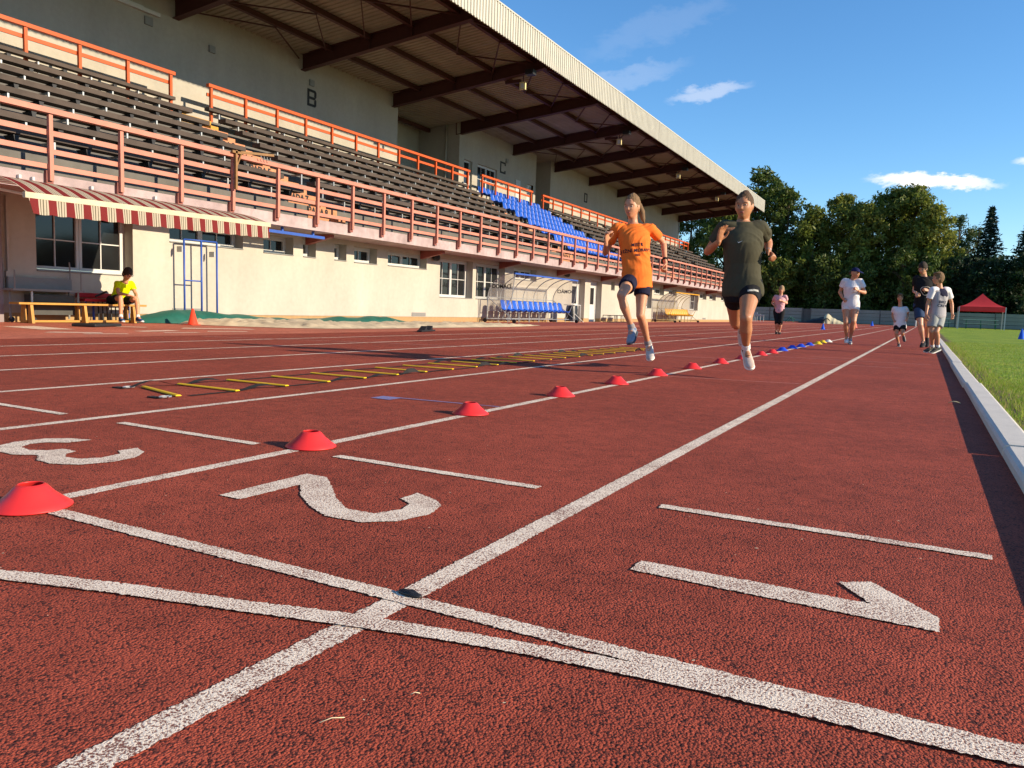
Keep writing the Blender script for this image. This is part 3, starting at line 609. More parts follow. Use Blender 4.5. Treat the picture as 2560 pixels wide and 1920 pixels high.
# benches
BLK = (('left of the stairs', 3.0, 14.9), ('before the blue seats', 16.03, 30.3), ('just past the blue seats', 38.7, 45.9), ('in the far middle of the stand', 47.2, 58.3), ('at the far end of the stand', 59.4, 68.5))
spm = MB().box(-.018, .018, -.018, .018, -.30, 0).box(-.36, -.018, -.015, .015, -.04, 0).mesh('support', M_GALV)
bgm = MB().add([(-.03, -.05, 0), (-.03, .05, 0), (-.33, .05, 0), (-.33, -.05, 0), (-.03, -.03, -.10), (-.03, .03, -.10), (-.25, .03, -.12), (-.25, -.03, -.12)], [(0, 1, 2, 3), (7, 6, 5, 4), (0, 4, 5, 1), (1, 5, 6, 2), (2, 6, 7, 3), (3, 7, 4, 0)]).mesh('bracket', M_BLACK)
for bi, (where, a, b) in enumerate(BLK):
    for n in range(8):
        X = -18.6 + .667 * n; Z = 5.98 - .378 * n
        t = thing('tier_bench', 'dark plank bench %s, %s row from the top' % (where, ORD[n]), 'bench', (X, a, Z - .42), 'brown plank benches on the tiers')
        MB().box(X - (.30 if n else .2), X, a, b, Z - (.108 if n else .085), Z).build('seat', M_WOODB, t)
        k = int((b - a - .4) / 1.3); off = (.35 + .2 * n) % 1.3
        for i in range(k + 1):
            y = .2 + off * .5 + i * 1.3
            if y < b - a - .1: inst('support', spm, t, (-.03, y, .295)); inst('bracket', bgm, t, (0, min(y + .65, b - a - .1), .293))
# aisle stairs with row signs
def sign_text(s, size, x, y, z, parent, m, bold=.012):
    me = text_mesh(s, size, .002, bold=bold); 
    me.transform(Matrix(((0, 0, 1, 0), (1, 0, 0, 0), (0, 1, 0, 0), (0, 0, 0, 1)))); me.materials.append(m)
    o = bpy.data.objects.new('lettering', me); COL.objects.link(o); o.parent = parent; o.location = Vector((x, y, z)) - wloc(parent); return o
for si, (a, b, where) in enumerate(((14.93, 16.0, 'left of the letter B'), (30.35, 31.40, 'beside the blue seats'), (45.95, 47.1, 'in the middle of the far block'), (58.35, 59.35, 'towards the far end'))):
    t = thing('aisle_stairs', 'orange painted stairs with row signs ' + where, 'stairs', (-13.8, a, 2.54), 'painted stairs through the tiers')
    for n in range(1, 9):
        X = -18.5 + .667 * (n - 1); zt = 5.56 - .378 * (n - 1); zb = zt - .378
        o = MB().box(X + .003, X + .022, a, b, zb, zt + .002).box(X + .022, X + .31, b - .27, b - .004, zb + .002, zb + .19).build('step', M_STEPY if n == 1 else M_STEP, t)
        sign_text('ŘADA', .215, X + .0235, a + .27, zb + .265, o, M_LETTER); sign_text(str(n), .23, X + .0235, a + .66, zb + .265, o, M_LETTER)
# blue seats
def seat_parts(m):
    s = MB(); n = 8; vs = []; fs = []
    def sheet(fn, nu, nv, th):
        o = len(vs)
        for sgn in (0, 1):
            for i in range(nu + 1):
                for j in range(nv + 1): vs.append(fn(i / nu, j / nv, sgn * th))
        w = nv + 1; tot = (nu + 1) * w
        for i in range(nu):
            for j in range(nv):
                fs.append((o + i * w + j, o + i * w + j + 1, o + (i + 1) * w + j + 1, o + (i + 1) * w + j)); fs.append(tuple(o + tot + q for q in ((i + 1) * w + j, (i + 1) * w + j + 1, i * w + j + 1, i * w + j)))
        for i in range(nu): 
            for j in (0, nv): fs.append((o + i * w + j, o + (i + 1) * w + j, o + tot + (i + 1) * w + j, o + tot + i * w + j))
        for j in range(nv):
            for i in (0, nu): fs.append((o + i * w + j, o + i * w + j + 1, o + tot + i * w + j + 1, o + tot + i * w + j))
    def pan(u, v, t):   # u front-back, v across
        y = (v - .5) * .41; x = .36 * u; return (x - .36, y, .02 + .05 * (abs(v - .5) * 2) ** 2.2 - .03 * math.sin(math.pi * u) + (.03 * (1 - u) if u < .2 else 0) - t)
    def back(u, v, t):
        w = .40 * (1 - .28 * max(0, u - .55) ** 1.3 * 2); y = (v - .5) * w; return (-.36 - .10 * u + .04 * (abs(v - .5) * 2) ** 2 - t, y, .03 + .37 * u - .035 * (abs(v - .5) * 2) ** 3 * (u ** 4))
    sheet(pan, 6, 6, .014); pv, pf = vs, fs; pan_m = MB().add(pv, pf); vs, fs = [], []
    vs2 = []
    s2 = MB(); 
    nu, nv = 6, 6
    for sgn in (0, 1):
        for i in range(nu + 1):
            for j in range(nv + 1): vs2.append(back(i / nu, j / nv, sgn * .014))
    w = nv + 1; tot = (nu + 1) * w; f2 = []
    for i in range(nu):
        for j in range(nv):
            f2.append((i * w + j, i * w + j + 1, (i + 1) * w + j + 1, (i + 1) * w + j)); f2.append(tuple(tot + q for q in ((i + 1) * w + j, (i + 1) * w + j + 1, i * w + j + 1, i * w + j)))
    for i in range(nu):
        for j in (0, nv): f2.append((i * w + j, (i + 1) * w + j, tot + (i + 1) * w + j, tot + i * w + j))
    for j in range(nv):
        for i in (0, nu): f2.append((i * w + j, i * w + j + 1, tot + i * w + j + 1, tot + i * w + j))
    return pan_m.mesh('seat', m, smooth=True), MB().add(vs2, f2).mesh('backrest', m, smooth=True)
pan_b, back_b = seat_parts(M_BLUES); pan_y, back_y = seat_parts(M_YELS)
lgm = MB().box(-.30, -.26, -.02, .02, -.28, .0).mesh('leg', M_GALV)
def blue_seat(n, i):
    X = -18.6 + .667 * n; Z = 5.98 - .378 * n
    t = thing('stadium_seat', 'blue plastic stadium seat, %s row from the top and %s from the stairs' % (ORD[n], ORD[i]), 'seat', (X + .06, 31.85 + .415 * i + .1, Z - .30), 'blue plastic seats in the middle block')
    inst('seat', pan_b, t, (0, 0, .10), scale=(1, .95, 1)); inst('backrest', back_b, t, (0, 0, .10), scale=(1, .95, 1)); inst('leg', lgm, t, (0, 0, .12))
for n in range(8):
    for i in range(16): blue_seat(n, i)
# floodlights under the roof
for i, (y, z) in enumerate(((26.55, 8.83), (36.9, 8.85), (47.2, 8.87), (57.1, 8.86))):
    t = thing('floodlight', 'square pale floodlight hanging under the roof edge, %s from the near end' % ORD[i], 'floodlight', (-14, y, z), 'floodlights under the roof')
    MB().box(-14.10, -13.86, y - .11, y - .02, z - .15, z + .13).build('housing', mat('pale_yellow_housing', (.62, .52, .26), .5), t)
    MB().box(-14.05, -13.91, y - .118, y - .111, z - .09, z + .07).build('lens', M_WHITE, t)
    MB().tube([(-14, y, z + .1), (-14, y, z + .32), (-14.05, y, 9.6)], .018, 6).box(-14.75, -14.1, y - .05, y + .05, z + .14, z + .26).build('bracket', M_STEEL, t)
    MB().box(-13.62, -13.3, y - .6, y - .32, z + .22, z + .4).build('ballast', M_BLACK, t)
# striped awning
M_STRIPE = bpy.data.materials.new('awning_cloth'); M_STRIPE.use_nodes = True
def stripe():
    nt = M_STRIPE.node_tree; N = nt.nodes.new; L = nt.links.new; b = nt.nodes['Principled BSDF']; b.inputs['Roughness'].default_value = .85; b.inputs['Specular IOR Level'].default_value = .1
    g = N('ShaderNodeNewGeometry'); s = N('ShaderNodeSeparateXYZ'); L(g.outputs['Position'], s.inputs[0])
    d = N('ShaderNodeMath'); d.operation = 'DIVIDE'; L(s.outputs[1], d.inputs[0]); d.inputs[1].default_value = .243; fr = N('ShaderNodeMath'); fr.operation = 'FRACT'; L(d.outputs[0], fr.inputs[0])
    r = N('ShaderNodeValToRGB'); r.color_ramp.interpolation = 'CONSTANT'; e = r.color_ramp.elements; wht = (.62, .56, .43, 1); gr = (.19, .18, .125, 1); red = (.23, .035, .035, 1)
    e[0].position = 0; e[0].color = red; e[1].position = .46; e[1].color = wht
    for p, c in ((.54, gr), (.60, wht), (.69, gr), (.76, wht), (.86, gr), (.91, wht)):
        q = e.new(p); q.color = c
    L(fr.outputs[0], r.inputs[0]); L(r.outputs[0], b.inputs['Base Color'])
    t = N('ShaderNodeBsdfTranslucent'); L(r.outputs[0], t.inputs['Color']); mx = N('ShaderNodeMixShader'); mx.inputs[0].default_value = .42; L(b.outputs[0], mx.inputs[1]); L(t.outputs[0], mx.inputs[2]); L(mx.outputs[0], nt.nodes['Material Output'].inputs[0])
stripe()
AW = thing('awning', 'red and white striped fold out awning with a scalloped front strip', 'awning', (-13.3, 6.06, 2.3))
def awn_pt(t, s):     # t along y, s from the front bar to the wall
    y = 6.06 + 4.18 * t; zf = 1.84 + .07 * t; d = 2.86 * s; z = float(np.interp(d, [0, .3, .6, 1.0, 1.6, 2.86], [zf, zf + (2.07 - zf) * .62, 2.07, 2.13, 2.18, 2.272])); return Vector((-10.42 - d, y, z))
m = MB(); n, k = 40, 24
vs = [awn_pt(i / n, j / k) for i in range(n + 1) for j in range(k + 1)]
m.add(vs, [(i * (k + 1) + j, (i + 1) * (k + 1) + j, (i + 1) * (k + 1) + j + 1, i * (k + 1) + j + 1) for i in range(n) for j in range(k)]); m.build('fabric', M_STRIPE, AW, True)
m = MB(); vs = []; n = 220
for i in range(n + 1):
    t = i / n; y = 6.06 + 4.18 * t; zf = 1.81 + .07 * t
    for j in range(4):
        s = j / 3; vs.append((-10.385 + .02 * s + .012 * s * math.sin(t * 108 + .8 * math.sin(t * 31)), y + .05 * s * (1 - t * 1.2), zf - .03 - .21 * s - (.012 * abs(math.sin(t * 54)) if j == 3 else 0)))
m.add(vs, [(i * 4 + j, (i + 1) * 4 + j, (i + 1) * 4 + j + 1, i * 4 + j + 1) for i in range(n) for j in range(3)]); m.build('valance', M_STRIPE, AW, True)
MB().bar((-10.41, 6.02, 1.80), (-10.41, 10.28, 1.872), .06, .075).build('front_bar', mat('cream_bar', (.48, .44, .30), .5), AW)
for t in (.12, .88):
    p = awn_pt(t, 0); q = awn_pt(t, 1); mid = (p + q) / 2 + Vector((0, .5 if t < .5 else -.5, -.1)); MB().tube([p + Vector((0, 0, -.05)), mid, q + Vector((0, 0, -.05))], .022, 6).build('arm', M_WHITE, AW)
for px, py in ((46, 441), (80, 447), (227, 470), (386, 495)):
    p = atX(px, py, -13.28); MB().box(p.x - .02, p.x + .05, p.y - .02, p.y + .02, p.z - .028, p.z + .028).build('clamp', M_WHITE, AW)
# blue beam under the slab
t = thing('hanging_beam', 'bright blue steel beam hanging under the edge of the slab', 'beam', (-13.5, 13.3, 2.1))
MB().box(-13.54, -13.46, 13.1, 15.15, 2.10, 2.165).build('beam', M_BLUEP, t); MB().box(-13.52, -13.48, 14.74, 14.80, 2.165, 2.262).build('hanger', M_BLUEP, t); MB().box(-13.52, -13.48, 13.7, 13.76, 2.165, 2.262).build('hanger', M_BLUEP, t)
# mast with an arm on the railing
t = thing('signal_arm', 'rusty yellow mast with a thin arm clamped to the salmon railing', 'mast', (-13.1, 11.92, 2.5))
MU = mat('rusty_yellow', (.22, .115, .04), .6, .2, 9)
MB().bar((-13.1, 11.98, 2.85), (-13.1, 11.98, 3.66), .05, .05).bar((-13.1, 11.87, 3.62), (-13.1, 12.14, 3.62), .05, .05).bar((-13.1, 11.98, 3.3), (-13.1, 12.12, 3.6), .03, .03).build('mast', MU, t)
MB().bar((-13.1, 12.1, 3.64), (-13.0, 12.95, 3.72), .04, .05).build('arm', MU, t)
for i in range(4): MB().tube([(-13.04, 12.62 + .09 * i, 3.66), (-13.04, 12.63 + .09 * i, 3.60), (-13.04, 12.66 + .09 * i, 3.60)], .008, 5).build('hook', M_GALV, t)
# dugouts
M_POLY = bpy.data.materials.new('polycarbonate'); M_POLY.use_nodes = True
def poly():
    nt = M_POLY.node_tree; N = nt.nodes.new; L = nt.links.new; b = nt.nodes['Principled BSDF']; b.inputs['Base Color'].default_value = (.62, .60, .58, 1); b.inputs['Roughness'].default_value = .22
    tr = N('ShaderNodeBsdfTransparent'); tr.inputs[0].default_value = (.86, .85, .84, 1); mx = N('ShaderNodeMixShader')
    tc = N('ShaderNodeTexCoord'); nz = N('ShaderNodeTexNoise'); nz.inputs['Scale'].default_value = 2.5; nz.inputs['Detail'].default_value = 5; L(tc.outputs['Object'], nz.inputs[0])
    mr = N('ShaderNodeMapRange'); mr.inputs['To Min'].default_value = .10; mr.inputs['To Max'].default_value = .30; L(nz.outputs['Fac'], mr.inputs[0]); L(mr.outputs[0], mx.inputs[0])
    L(tr.outputs[0], mx.inputs[1]); L(b.outputs[0], mx.inputs[2]); L(mx.outputs[0], nt.nodes['Material Output'].inputs[0])
poly()
def arch(n=12):
    pts = [(-14.12, .42), (-14.12, .92)]
    for i in range(1, n + 1):
        a = math.pi / 2 * i / n; pts.append((-14.12 + 1.10 * (1 - math.cos(a)), .92 + .86 * math.sin(a)))
    return pts
def dugout(name, label, ya, yb, nrib, nseat, pm, bm, barm, fr_m, wording):
    t = thing(name, label, 'team shelter', (-13.6, ya, 0)); A = arch()
    ys = [ya + (yb - ya) * i / (nrib - 1) for i in range(nrib)]
    for y in ys: MB().tube([(x, y, z) for x, z in A], .017, 6).build('rib', fr_m, t, True)
    for a, b in zip(ys[:-1], ys[1:]):
        m = MB(); vs = [(x + .012, y, z + .012) for y in (a + .01, b - .01) for x, z in A]; k = len(A); m.add(vs, [(j, j + 1, k + j + 1, k + j) for j in range(k - 1)]); m.build('roof_panel', M_POLY, t, True)
    for y in (ya - .012, yb + .012):
        m = MB(); m.add([(x, y, z) for x, z in A] + [(-13.1, y, .95), (-13.55, y, .42)], [tuple(range(len(A) + 2))]); m.build('end_panel', M_POLY, t)
        m2 = MB(); m2.tube([(-14.12, y, .92), (-13.05, y, .12)], .013, 6).tube([(-13.02, y, 1.76), (-13.12, y, .95), (-13.5, y, .12)], .015, 6).tube([(-14.2, y, .12), (-12.95, y, .12)], .018, 6).tube([(-14.12, y, .1), (-14.12, y, .95)], .017, 6); m2.build('end_frame', fr_m, t)
        for x in (-14.2, -13.0): MB().tube([(x, y - .02, .075), (x, y + .02, .075)], .075, 12).build('wheel', M_BLACK, t)
    fm = MB()
    for x, z in ((-14.12, .92), (-14.12, .42), (-14.12, .14), (-13.35, .14)): fm.tube([(x, ya, z), (x, yb, z)], .015, 6)
    fm.tube([(-13.5, ya + .1, .40), (-13.5, yb - .1, .40)], .02, 6); fm.tube([(-13.75, ya + .1, .40), (-13.75, yb - .1, .40)], .02, 6)
    for i in range(7):
        y = ya + .25 + (yb - ya - .5) * i / 6; fm.tube([(-13.4, y, .40), (-13.4, y, .02)], .014, 6); fm.tube([(-13.8, y, .40), (-13.8, y, .02)], .014, 6)
    fm.build('base_frame', fr_m, t)
    MB().box(-13.06, -13.0, ya - .03, yb + .03, 1.745, 1.80).build('front_bar', barm, t)
    for i in range(nseat):
        y = ya + .4 + (yb - ya - .6) * i / (nseat - 1) - ya; inst('seat', pm, t, (.30, y, .43)); inst('backrest', bm, t, (.30, y, .43))
    if wording:
        for y, yy in ((ya - .018, -1), (yb + .018, 1)):
            me = text_mesh('DOMÁCÍ', .20, .0015, bold=.006)
            if yy < 0: me.transform(Matrix(((1, 0, 0, 0), (0, 0, -1, 0), (0, 1, 0, 0), (0, 0, 0, 1))))
            else: me.transform(Matrix(((-1, 0, 0, 0), (0, 0, 1, 0), (0, 1, 0, 0), (0, 0, 0, 1))))
            me.materials.append(M_LETTER); o = bpy.data.objects.new('lettering', me); COL.objects.link(o); o.parent = t; o.location = Vector((-13.55, y, 1.30)) - wloc(t)
    return t
dugout('home_dugout', 'curved clear team shelter with blue seats and lettering DOMÁCÍ on its ends', 24.6, 30.2, 7, 12, pan_b, back_b, M_BLUEP, M_GALV, True)
dugout('away_dugout', 'curved clear team shelter with yellow seats near the far end', 44.8, 50.0, 7, 12, pan_y, back_y, M_YELS, mat('olive_frame', (.34, .27, .13), .5), False)
# ------------------------------------------------------------------ things along the wall
M_PINE = mat('pine_wood', (.42, .215, .042), .5, .12, 14, var2=.08)
t = thing('gym_bench', 'long pale pine gym bench the youth sits on', 'bench', (-13.9, 7.82, 0))
MB().box(-14.06, -13.75, 7.82, 10.30, .325, .362).build('seat', M_PINE, t, bevel=.006)
for y in (8.02, 9.0, 10.0):
    m = MB()
    m.add([(-14.08, y, 0), (-13.96, y, 0), (-13.98, y, .325), (-14.04, y, .325), (-14.08, y + .05, 0), (-13.96, y + .05, 0), (-13.98, y + .05, .325), (-14.04, y + .05, .325)], [(0, 1, 2, 3), (7, 6, 5, 4), (0, 4, 5, 1), (1, 5, 6, 2), (2, 6, 7, 3), (3, 7, 4, 0)])
    m.add([(-13.84, y, 0), (-13.72, y, 0), (-13.77, y, .325), (-13.84, y, .325), (-13.84, y + .05, 0), (-13.72, y + .05, 0), (-13.77, y + .05, .325), (-13.84, y + .05, .325)], [(0, 1, 2, 3), (7, 6, 5, 4), (0, 4, 5, 1), (1, 5, 6, 2), (2, 6, 7, 3), (3, 7, 4, 0)])
    m.build('leg', M_PINE, t)
MB().box(-13.94, -13.87, 8.0, 10.05, .012, .05).build('rail', M_PINE, t)
t = thing('equipment_cart', 'grey steel equipment cart with upright handles in the shade under the window', 'cart', (-14.15, 8.4, 0))
MB().box(-14.36, -13.98, 7.86, 9.15, .56, .60).build('deck', M_GREYP, t); MB().box(-14.34, -14.28, 7.95, 9.1, .60, .80).build('side_board', M_GREYP, t)
for y in (7.9, 9.1): MB().tube([(-14.33, y, .56), (-14.33, y, 1.0), (-14.3, y - .03, 1.12)], .014, 6).tube([(-14.0, y, .56), (-14.0, y, .92)], .014, 6).build('handle', M_GREYP, t)
for x, y in ((-14.3, 7.98), (-14.02, 8.2), (-14.3, 9.05), (-14.02, 9.05)): MB().tube([(x, y, .56), (x, y, .06)], .02, 6).build('leg', M_WHITE if y == 8.2 else M_GREYP, t)
for x, y in ((-14.3, 8.0), (-14.02, 8.22)): MB().tube([(x - .015, y, .05), (x + .015, y, .05)], .05, 12).build('wheel', M_BLACK, t)
MB().box(-14.34, -14.05, 8.25, 9.0, .14, .50).build('box', mat('dark_box', (.06, .06, .055), .7), t)
MB().box(-14.39, -14.34, 7.98, 8.02, .85, 2.2).box(-14.39, -14.33, 7.95, 8.06, .77, .9).build('cable_duct', mat('grey_duct', (.4, .37, .32), .6), GS)
M_REDB = mat('red_bench_paint', (.42, .012, .02), .5, .1, 6)
t = thing('weight_bench', 'dark red padded bench on blue legs behind the pine bench', 'bench', (-14.1, 9.7, 0))
MB().box(-14.3, -14.05, 9.2, 10.3, .40, .455).build('pad', M_REDB, t, bevel=.01); MB().box(-14.34, -14.29, 9.2, 10.2, .47, .56).build('back_pad', M_REDB, t, bevel=.01)
for y in (9.32, 9.47, 10.22): MB().tube([(-14.2, y, .40), (-14.2, y, .0)], .022, 6).build('leg', M_BLUEP, t)
t = thing('hand_tools', 'row of rakes and bars leaning behind the pine bench', 'tools', (-14.2, 9.7, 0))
for i in range(5): MB().tube([(-14.2, 9.58 + .09 * i, .02), (-14.25, 9.6 + .09 * i, .42)], .012, 6).build('bar', M_BLACK, t)
MB().box(-14.25, -14.1, 9.5, 10.0, .0, .03).build('rack', M_BLACK, t); MB().tube([(-14.0, 9.38, .50), (-13.98, 9.6, .60)], .02, 6).build('grip', M_BLACK, t)
# blue steel frame leaning free in front of the wall
t = thing('blue_stand', 'tall blue tubular steel stand on small wheels in front of the wall', 'stand', (-14.1, 11.5, 0))
fm = MB(); X = -14.12
for y in (11.50, 11.95, 12.37): MB().tube([(X, y, .05), (X, y - .01, 1.775)], .021, 8).build('post', M_BLUEP, t, True)
MB().tube([(X, 11.49, 1.775), (X, 12.36, 1.785)], .017, 8).build('top_bar', M_BLUEP, t, True); MB().tube([(X, 11.5, .90), (X, 11.95, .90)], .015, 8).build('cross_bar', M_BLUEP, t, True)
MB().box(X - .14, X + .02, 11.42, 11.45, 1.50, 1.62).box(X - .14, X + .02, 12.27, 12.30, 1.45, 1.57).build('holder', M_GALV, t)
MB().tube([(X - .2, 11.42, .10), (X + .05, 12.0, .10)], .012, 6).tube([(X - .18, 12.3, .10), (X + .05, 12.4, .10)], .012, 6).build('foot_bar', M_GALV, t)
for y in (11.42, 11.9, 12.3): MB().tube([(X - .17, y - .02, .05), (X - .17, y + .02, .05)], .05, 10).build('wheel', M_BLACK, t)
# cones
def field_cone(name, label, p, h, r, m, base_m=None, group=None):
    t = thing(name, label, 'cone', (p[0], p[1], 0), group)
    MB().lathe([(r * .78, .0135), (r * .74, .02), (r * .16, h), (r * .13, h + .002), (0.001, h + .001)], 24).build('body', m, t, True, local=True)
    MB().box(-r, r, -r, r, 0, .013).build('base', base_m or m, t, bevel=.006, local=True); return t
M_CONEO = mat('orange_red_cone', (.85, .06, .025), .45, .05, 6); M_CONEB = mat('blue_cone', (.012, .10, .62), .45, .05, 6); M_CONER = mat('pinkish_cone', (.8, .2, .14), .5, .05, 6)
p = gnd(482, 812); field_cone('traffic_cone', 'orange red cone by the corner of the sand pit', p, .32, .13, M_CONEO)
for px, py, h, r, m, lb in ((2057, 824, .30, .125, M_CONEB, 'blue cone on the track beside the jogger in pink'), (2180, 815, .30, .125, M_CONEB, 'small blue cone far down the track'), (2209, 812, .30, .12, M_CONER, 'pale red cone far down the track next to the boards'), (2139, 819.5, .30, .12, M_CONER, 'pale red cone far up the track behind the jogger in white')):
    p = gnd(px, py); s = 1.0
    t = field_cone('track_cone', lb, p, h, r, m, None, 'cones far down the track')
    if p.y > 50: t.scale = (p.y / 62 * 1.15,) * 3 if px != 2139 else (1.1,) * 3
p = gnd(2553, 849); t = field_cone('field_cone', 'blue cone on the grass at the edge of the field', p, .42, .16, M_CONEB)
# marker discs on the line between lane 2 and 3
def disc_mesh(r=.097, h=.060, ri=.028):
    pr = [(r, 0), (r * .995, .003), (r * .83, .0145), (r * .58, .0345), (ri + .011, h - .006), (ri + .003, h), (ri, h - .001), (ri + .002, h - .004), (r * .56, .031), (r * .81, .011), (r * .97, .001)]
    m = MB().lathe(pr, 40); n = 40; k = len(pr); m.f += [((k - 1) * n + i, (k - 1) * n + (i + 1) % n, (i + 1) % n, i) for i in range(n)]; return m
def plastic(name, c):
    return mat(name, c, .42, .07, 9, .06, 25, spec=.4, trans=.12)
DM = {'red': plastic('red_disc', (.78, .035, .035)), 'blue': plastic('blue_disc', (.02, .075, .62)), 'yellow': plastic('yellow_disc', (.85, .60, .02)), 'white': plastic('white_disc', (.8, .8, .74))}
DME = {c: disc_mesh().mesh('marker_disc', m, smooth=True) for c, m in DM.items()}
seq = [(1.175, 'red', -2.035), (2.262, 'red', -2.068), (3.47, 'red', -2.075), (4.60, 'red', -2.072), (5.69, 'red', -2.09), (6.76, 'red', -2.1), (7.92, 'red', -2.09), (9.10, 'red', -2.075), (10.2, 'red', -2.05), (11.58, 'red', -2.07), (12.45, 'red', -2.06), (13.55, 'blue', -2.08), (14.78, 'blue', -2.1), (15.75, 'blue', -2.08), (16.9, 'blue', -2.07), (17.95, 'yellow', -2.03), (19.2, 'yellow', -2.07), (20.0, 'white', -2.03)]
cnt = {}
for y, c, x in seq:
    cnt[c] = cnt.get(c, 0) + 1
    o = bpy.data.objects.new('marker_disc', DME[c]); COL.objects.link(o); o.location = (x, y, .003); o.rotation_euler = (random.uniform(-.01, .01), random.uniform(-.01, .01), random.uniform(0, 6))
    lab = 'white marker disc at the far end of the row of discs' if c == 'white' else '%s marker disc on the white lane line, %s of its colour from the near end' % (c, ORD[cnt[c] - 1])
    tag(o, lab, 'marker cone', 'marker discs along the lane line')
# agility ladder
M_STRAP = mat('black_strap', (.022, .020, .018), .85, .2, 20); M_RUNG = mat('yellow_rung', (.78, .46, .012), .45, .08, 12)
LD = thing('agility_ladder', 'flat agility ladder with yellow rungs and black straps lying across lane 4', 'ladder', (-3.9, 3.3, 0))
ry = [3.34 + .403 * i for i in range(21)]
rm = MB()
prr = [(-.016, 0), (-.016, .004), (-.010, .0075), (.010, .0075), (.016, .004), (.016, 0)]
k = len(prr); rm.add([(x, yy, z) for x in (-.265, .265) for yy, z in prr], [tuple(range(k))[::-1], tuple(range(k, 2 * k))] + [(i, (i + 1) % k, k + (i + 1) % k, k + i) for i in range(k)])
rme = rm.mesh('rung', M_RUNG)
for y in ry: inst('rung', rme, LD, (.0 + random.uniform(-.006, .006), y - 3.3, .006), random.uniform(-.025, .025))
inst('rung', rme, LD, (-.02, 3.02 - 3.3, .006), -.30)
for sx in (-.245, .245):
    m = MB(); vs = []; n = 21 * 8
    for i in range(n + 1):
        y = ry[0] - .33 + (ry[-1] - ry[0] + .33) * i / n; k2 = (y - ry[0]) / .403; fr = k2 - math.floor(k2); sd = math.floor(k2)
        rnd = random.Random(int(sd * 7 + sx * 100)); amp = rnd.choice([.0, .004, .012, .03, .0, .02]) * math.sin(math.pi * fr) ** 2; tw = rnd.uniform(-1, 1) * math.sin(math.pi * fr) * 1.1 * (amp > .008)
        xo = sx + rnd.uniform(-.012, .012) * math.sin(math.pi * fr) - (0.02 if y < ry[0] and sx < 0 else 0); w = .019; c, s = math.cos(tw), math.sin(tw); zc = .004 + amp + abs(s) * w
        if y < ry[0] and sx < 0: zc += .04 * math.sin(math.pi * fr) ** 2
        vs += [(-3.9 + xo - w * c, y, zc - w * s), (-3.9 + xo + w * c, y, zc + w * s)]
    m.add(vs, [(2 * i, 2 * i + 1, 2 * i + 3, 2 * i + 2) for i in range(n)]); m.build('strap', M_STRAP, LD)
for x, y in ((-4.19, 3.06), (-3.66, 2.90)):
    MB().tube([(x + .05 * math.cos(a) * .5, y - .05 + .035 * math.sin(a), .012) for a in np.linspace(0, 6.0, 10)], .004, 6).build('buckle', M_GALV, LD); MB().box(x - .1, x - .02, y - .09, y - .05, .002, .008).build('strap_end', M_STRAP, LD)
# small things lying about
def lump(name, label, cat, px, py, sx, sy, sz, m, rz=0, seed=1):
    p = gnd(px, py); mb = MB().sphere((0, 0, 0), (1, 1, 1), 18, 10)
    mb.v = [(x * sx * (1 + .15 * noise.noise((x * 2, y * 2, z * 2 + seed))), y * sy * (1 + .2 * noise.noise((x * 2, y * 2 + 5, z * 2 + seed))), max(0, (z + .55) * sz * (1 + .5 * noise.noise((x * 2.6, y * 2.6 + 9, seed))))) for x, y, z in mb.v]
    o = mb.build(name, m, None, True); o.location = (p.x, p.y, .003); o.rotation_euler.z = rz; return tag(o, label, cat)
lump('rubber_pad', 'small torn black rubber piece lying where two white lines cross', 'rubber', 1024, 1491, .030, .011, .006, M_BLACK, -.15, 3)
p = gnd(243, 816); o = MB().box(-.22, .22, -.35, .35, 0, .05).build('black_mat', M_BLACK, None, bevel=.02); o.location = (p.x, p.y, .002); o.rotation_euler.z = .35; tag(o, 'small black bag lying flat on the apron near the pine bench', 'bag')
p = gnd(1066, 829.5); SB = thing('starting_block', 'black starting block lying at the outer edge of the track', 'starting block', (p.x, p.y, 0))
MB().box(-.05, .05, -.42, .42, .01, .04).build('spine', M_BLACK, SB, local=True)
for yy, sg in ((-.18, 1), (.16, 1)): MB().add([(-.12, yy, .03), (.02, yy, .03), (.02, yy + .16, .03), (-.12, yy + .16, .03), (-.10, yy + .14, .12), (.02, yy + .14, .12), (.02, yy + .17, .12), (-.10, yy + .17, .12)], [(3, 2, 1, 0), (4, 5, 6, 7), (0, 1, 5, 4), (1, 2, 6, 5), (2, 3, 7, 6), (3, 0, 4, 7)]).build('pedal', M_BLACK, SB, local=True)
SB.rotation_euler.z = .25
# leaf by the kerb, straw and specks
p = gnd(2383, 1010.5); m = MB(); vs = []; n = 8
for i in range(n + 1):
    t = i / n; w = .013 * math.sin(math.pi * t) ** .7; vs += [(t * .075 - .03, -w, .006 + .012 * math.sin(3 * t)), (t * .075 - .03, 0, .003 + .012 * math.sin(3 * t)), (t * .075 - .03, w, .008 + .012 * math.sin(3 * t))]
m.add(vs, [f for i in range(n) for f in ((3 * i, 3 * i + 3, 3 * i + 4, 3 * i + 1), (3 * i + 1, 3 * i + 4, 3 * i + 5, 3 * i + 2))])
o = m.build('fallen_leaf', mat('dry_leaf', (.55, .47, .26), .7, .2, 30, trans=.2), None, True); o.location = (p.x, p.y, .002); tag(o, 'single pale dry leaf on the track near the kerb', 'leaf')
M_STRAW = mat('straw', (.72, .60, .38), .7, .1, 20)
for px, py, L, rz, lb in ((830, 1807, .034, .45, 'curved pale straw on the red track below the crossing lines'), (1038, 1741, .014, .3, 'short pale straw on the track in front of the crossing lines')):
    p = gnd(px, py); o = MB().tube([(-L / 2, 0, .003), (0, L * .06, .005), (L / 2, 0, .003)], .0007, 5).build('straw', M_STRAW, None, True); o.location = (p.x, p.y, .001); o.rotation_euler.z = rz + .5; tag(o, lb, 'straw')
rng = np.random.default_rng(11); n = 420
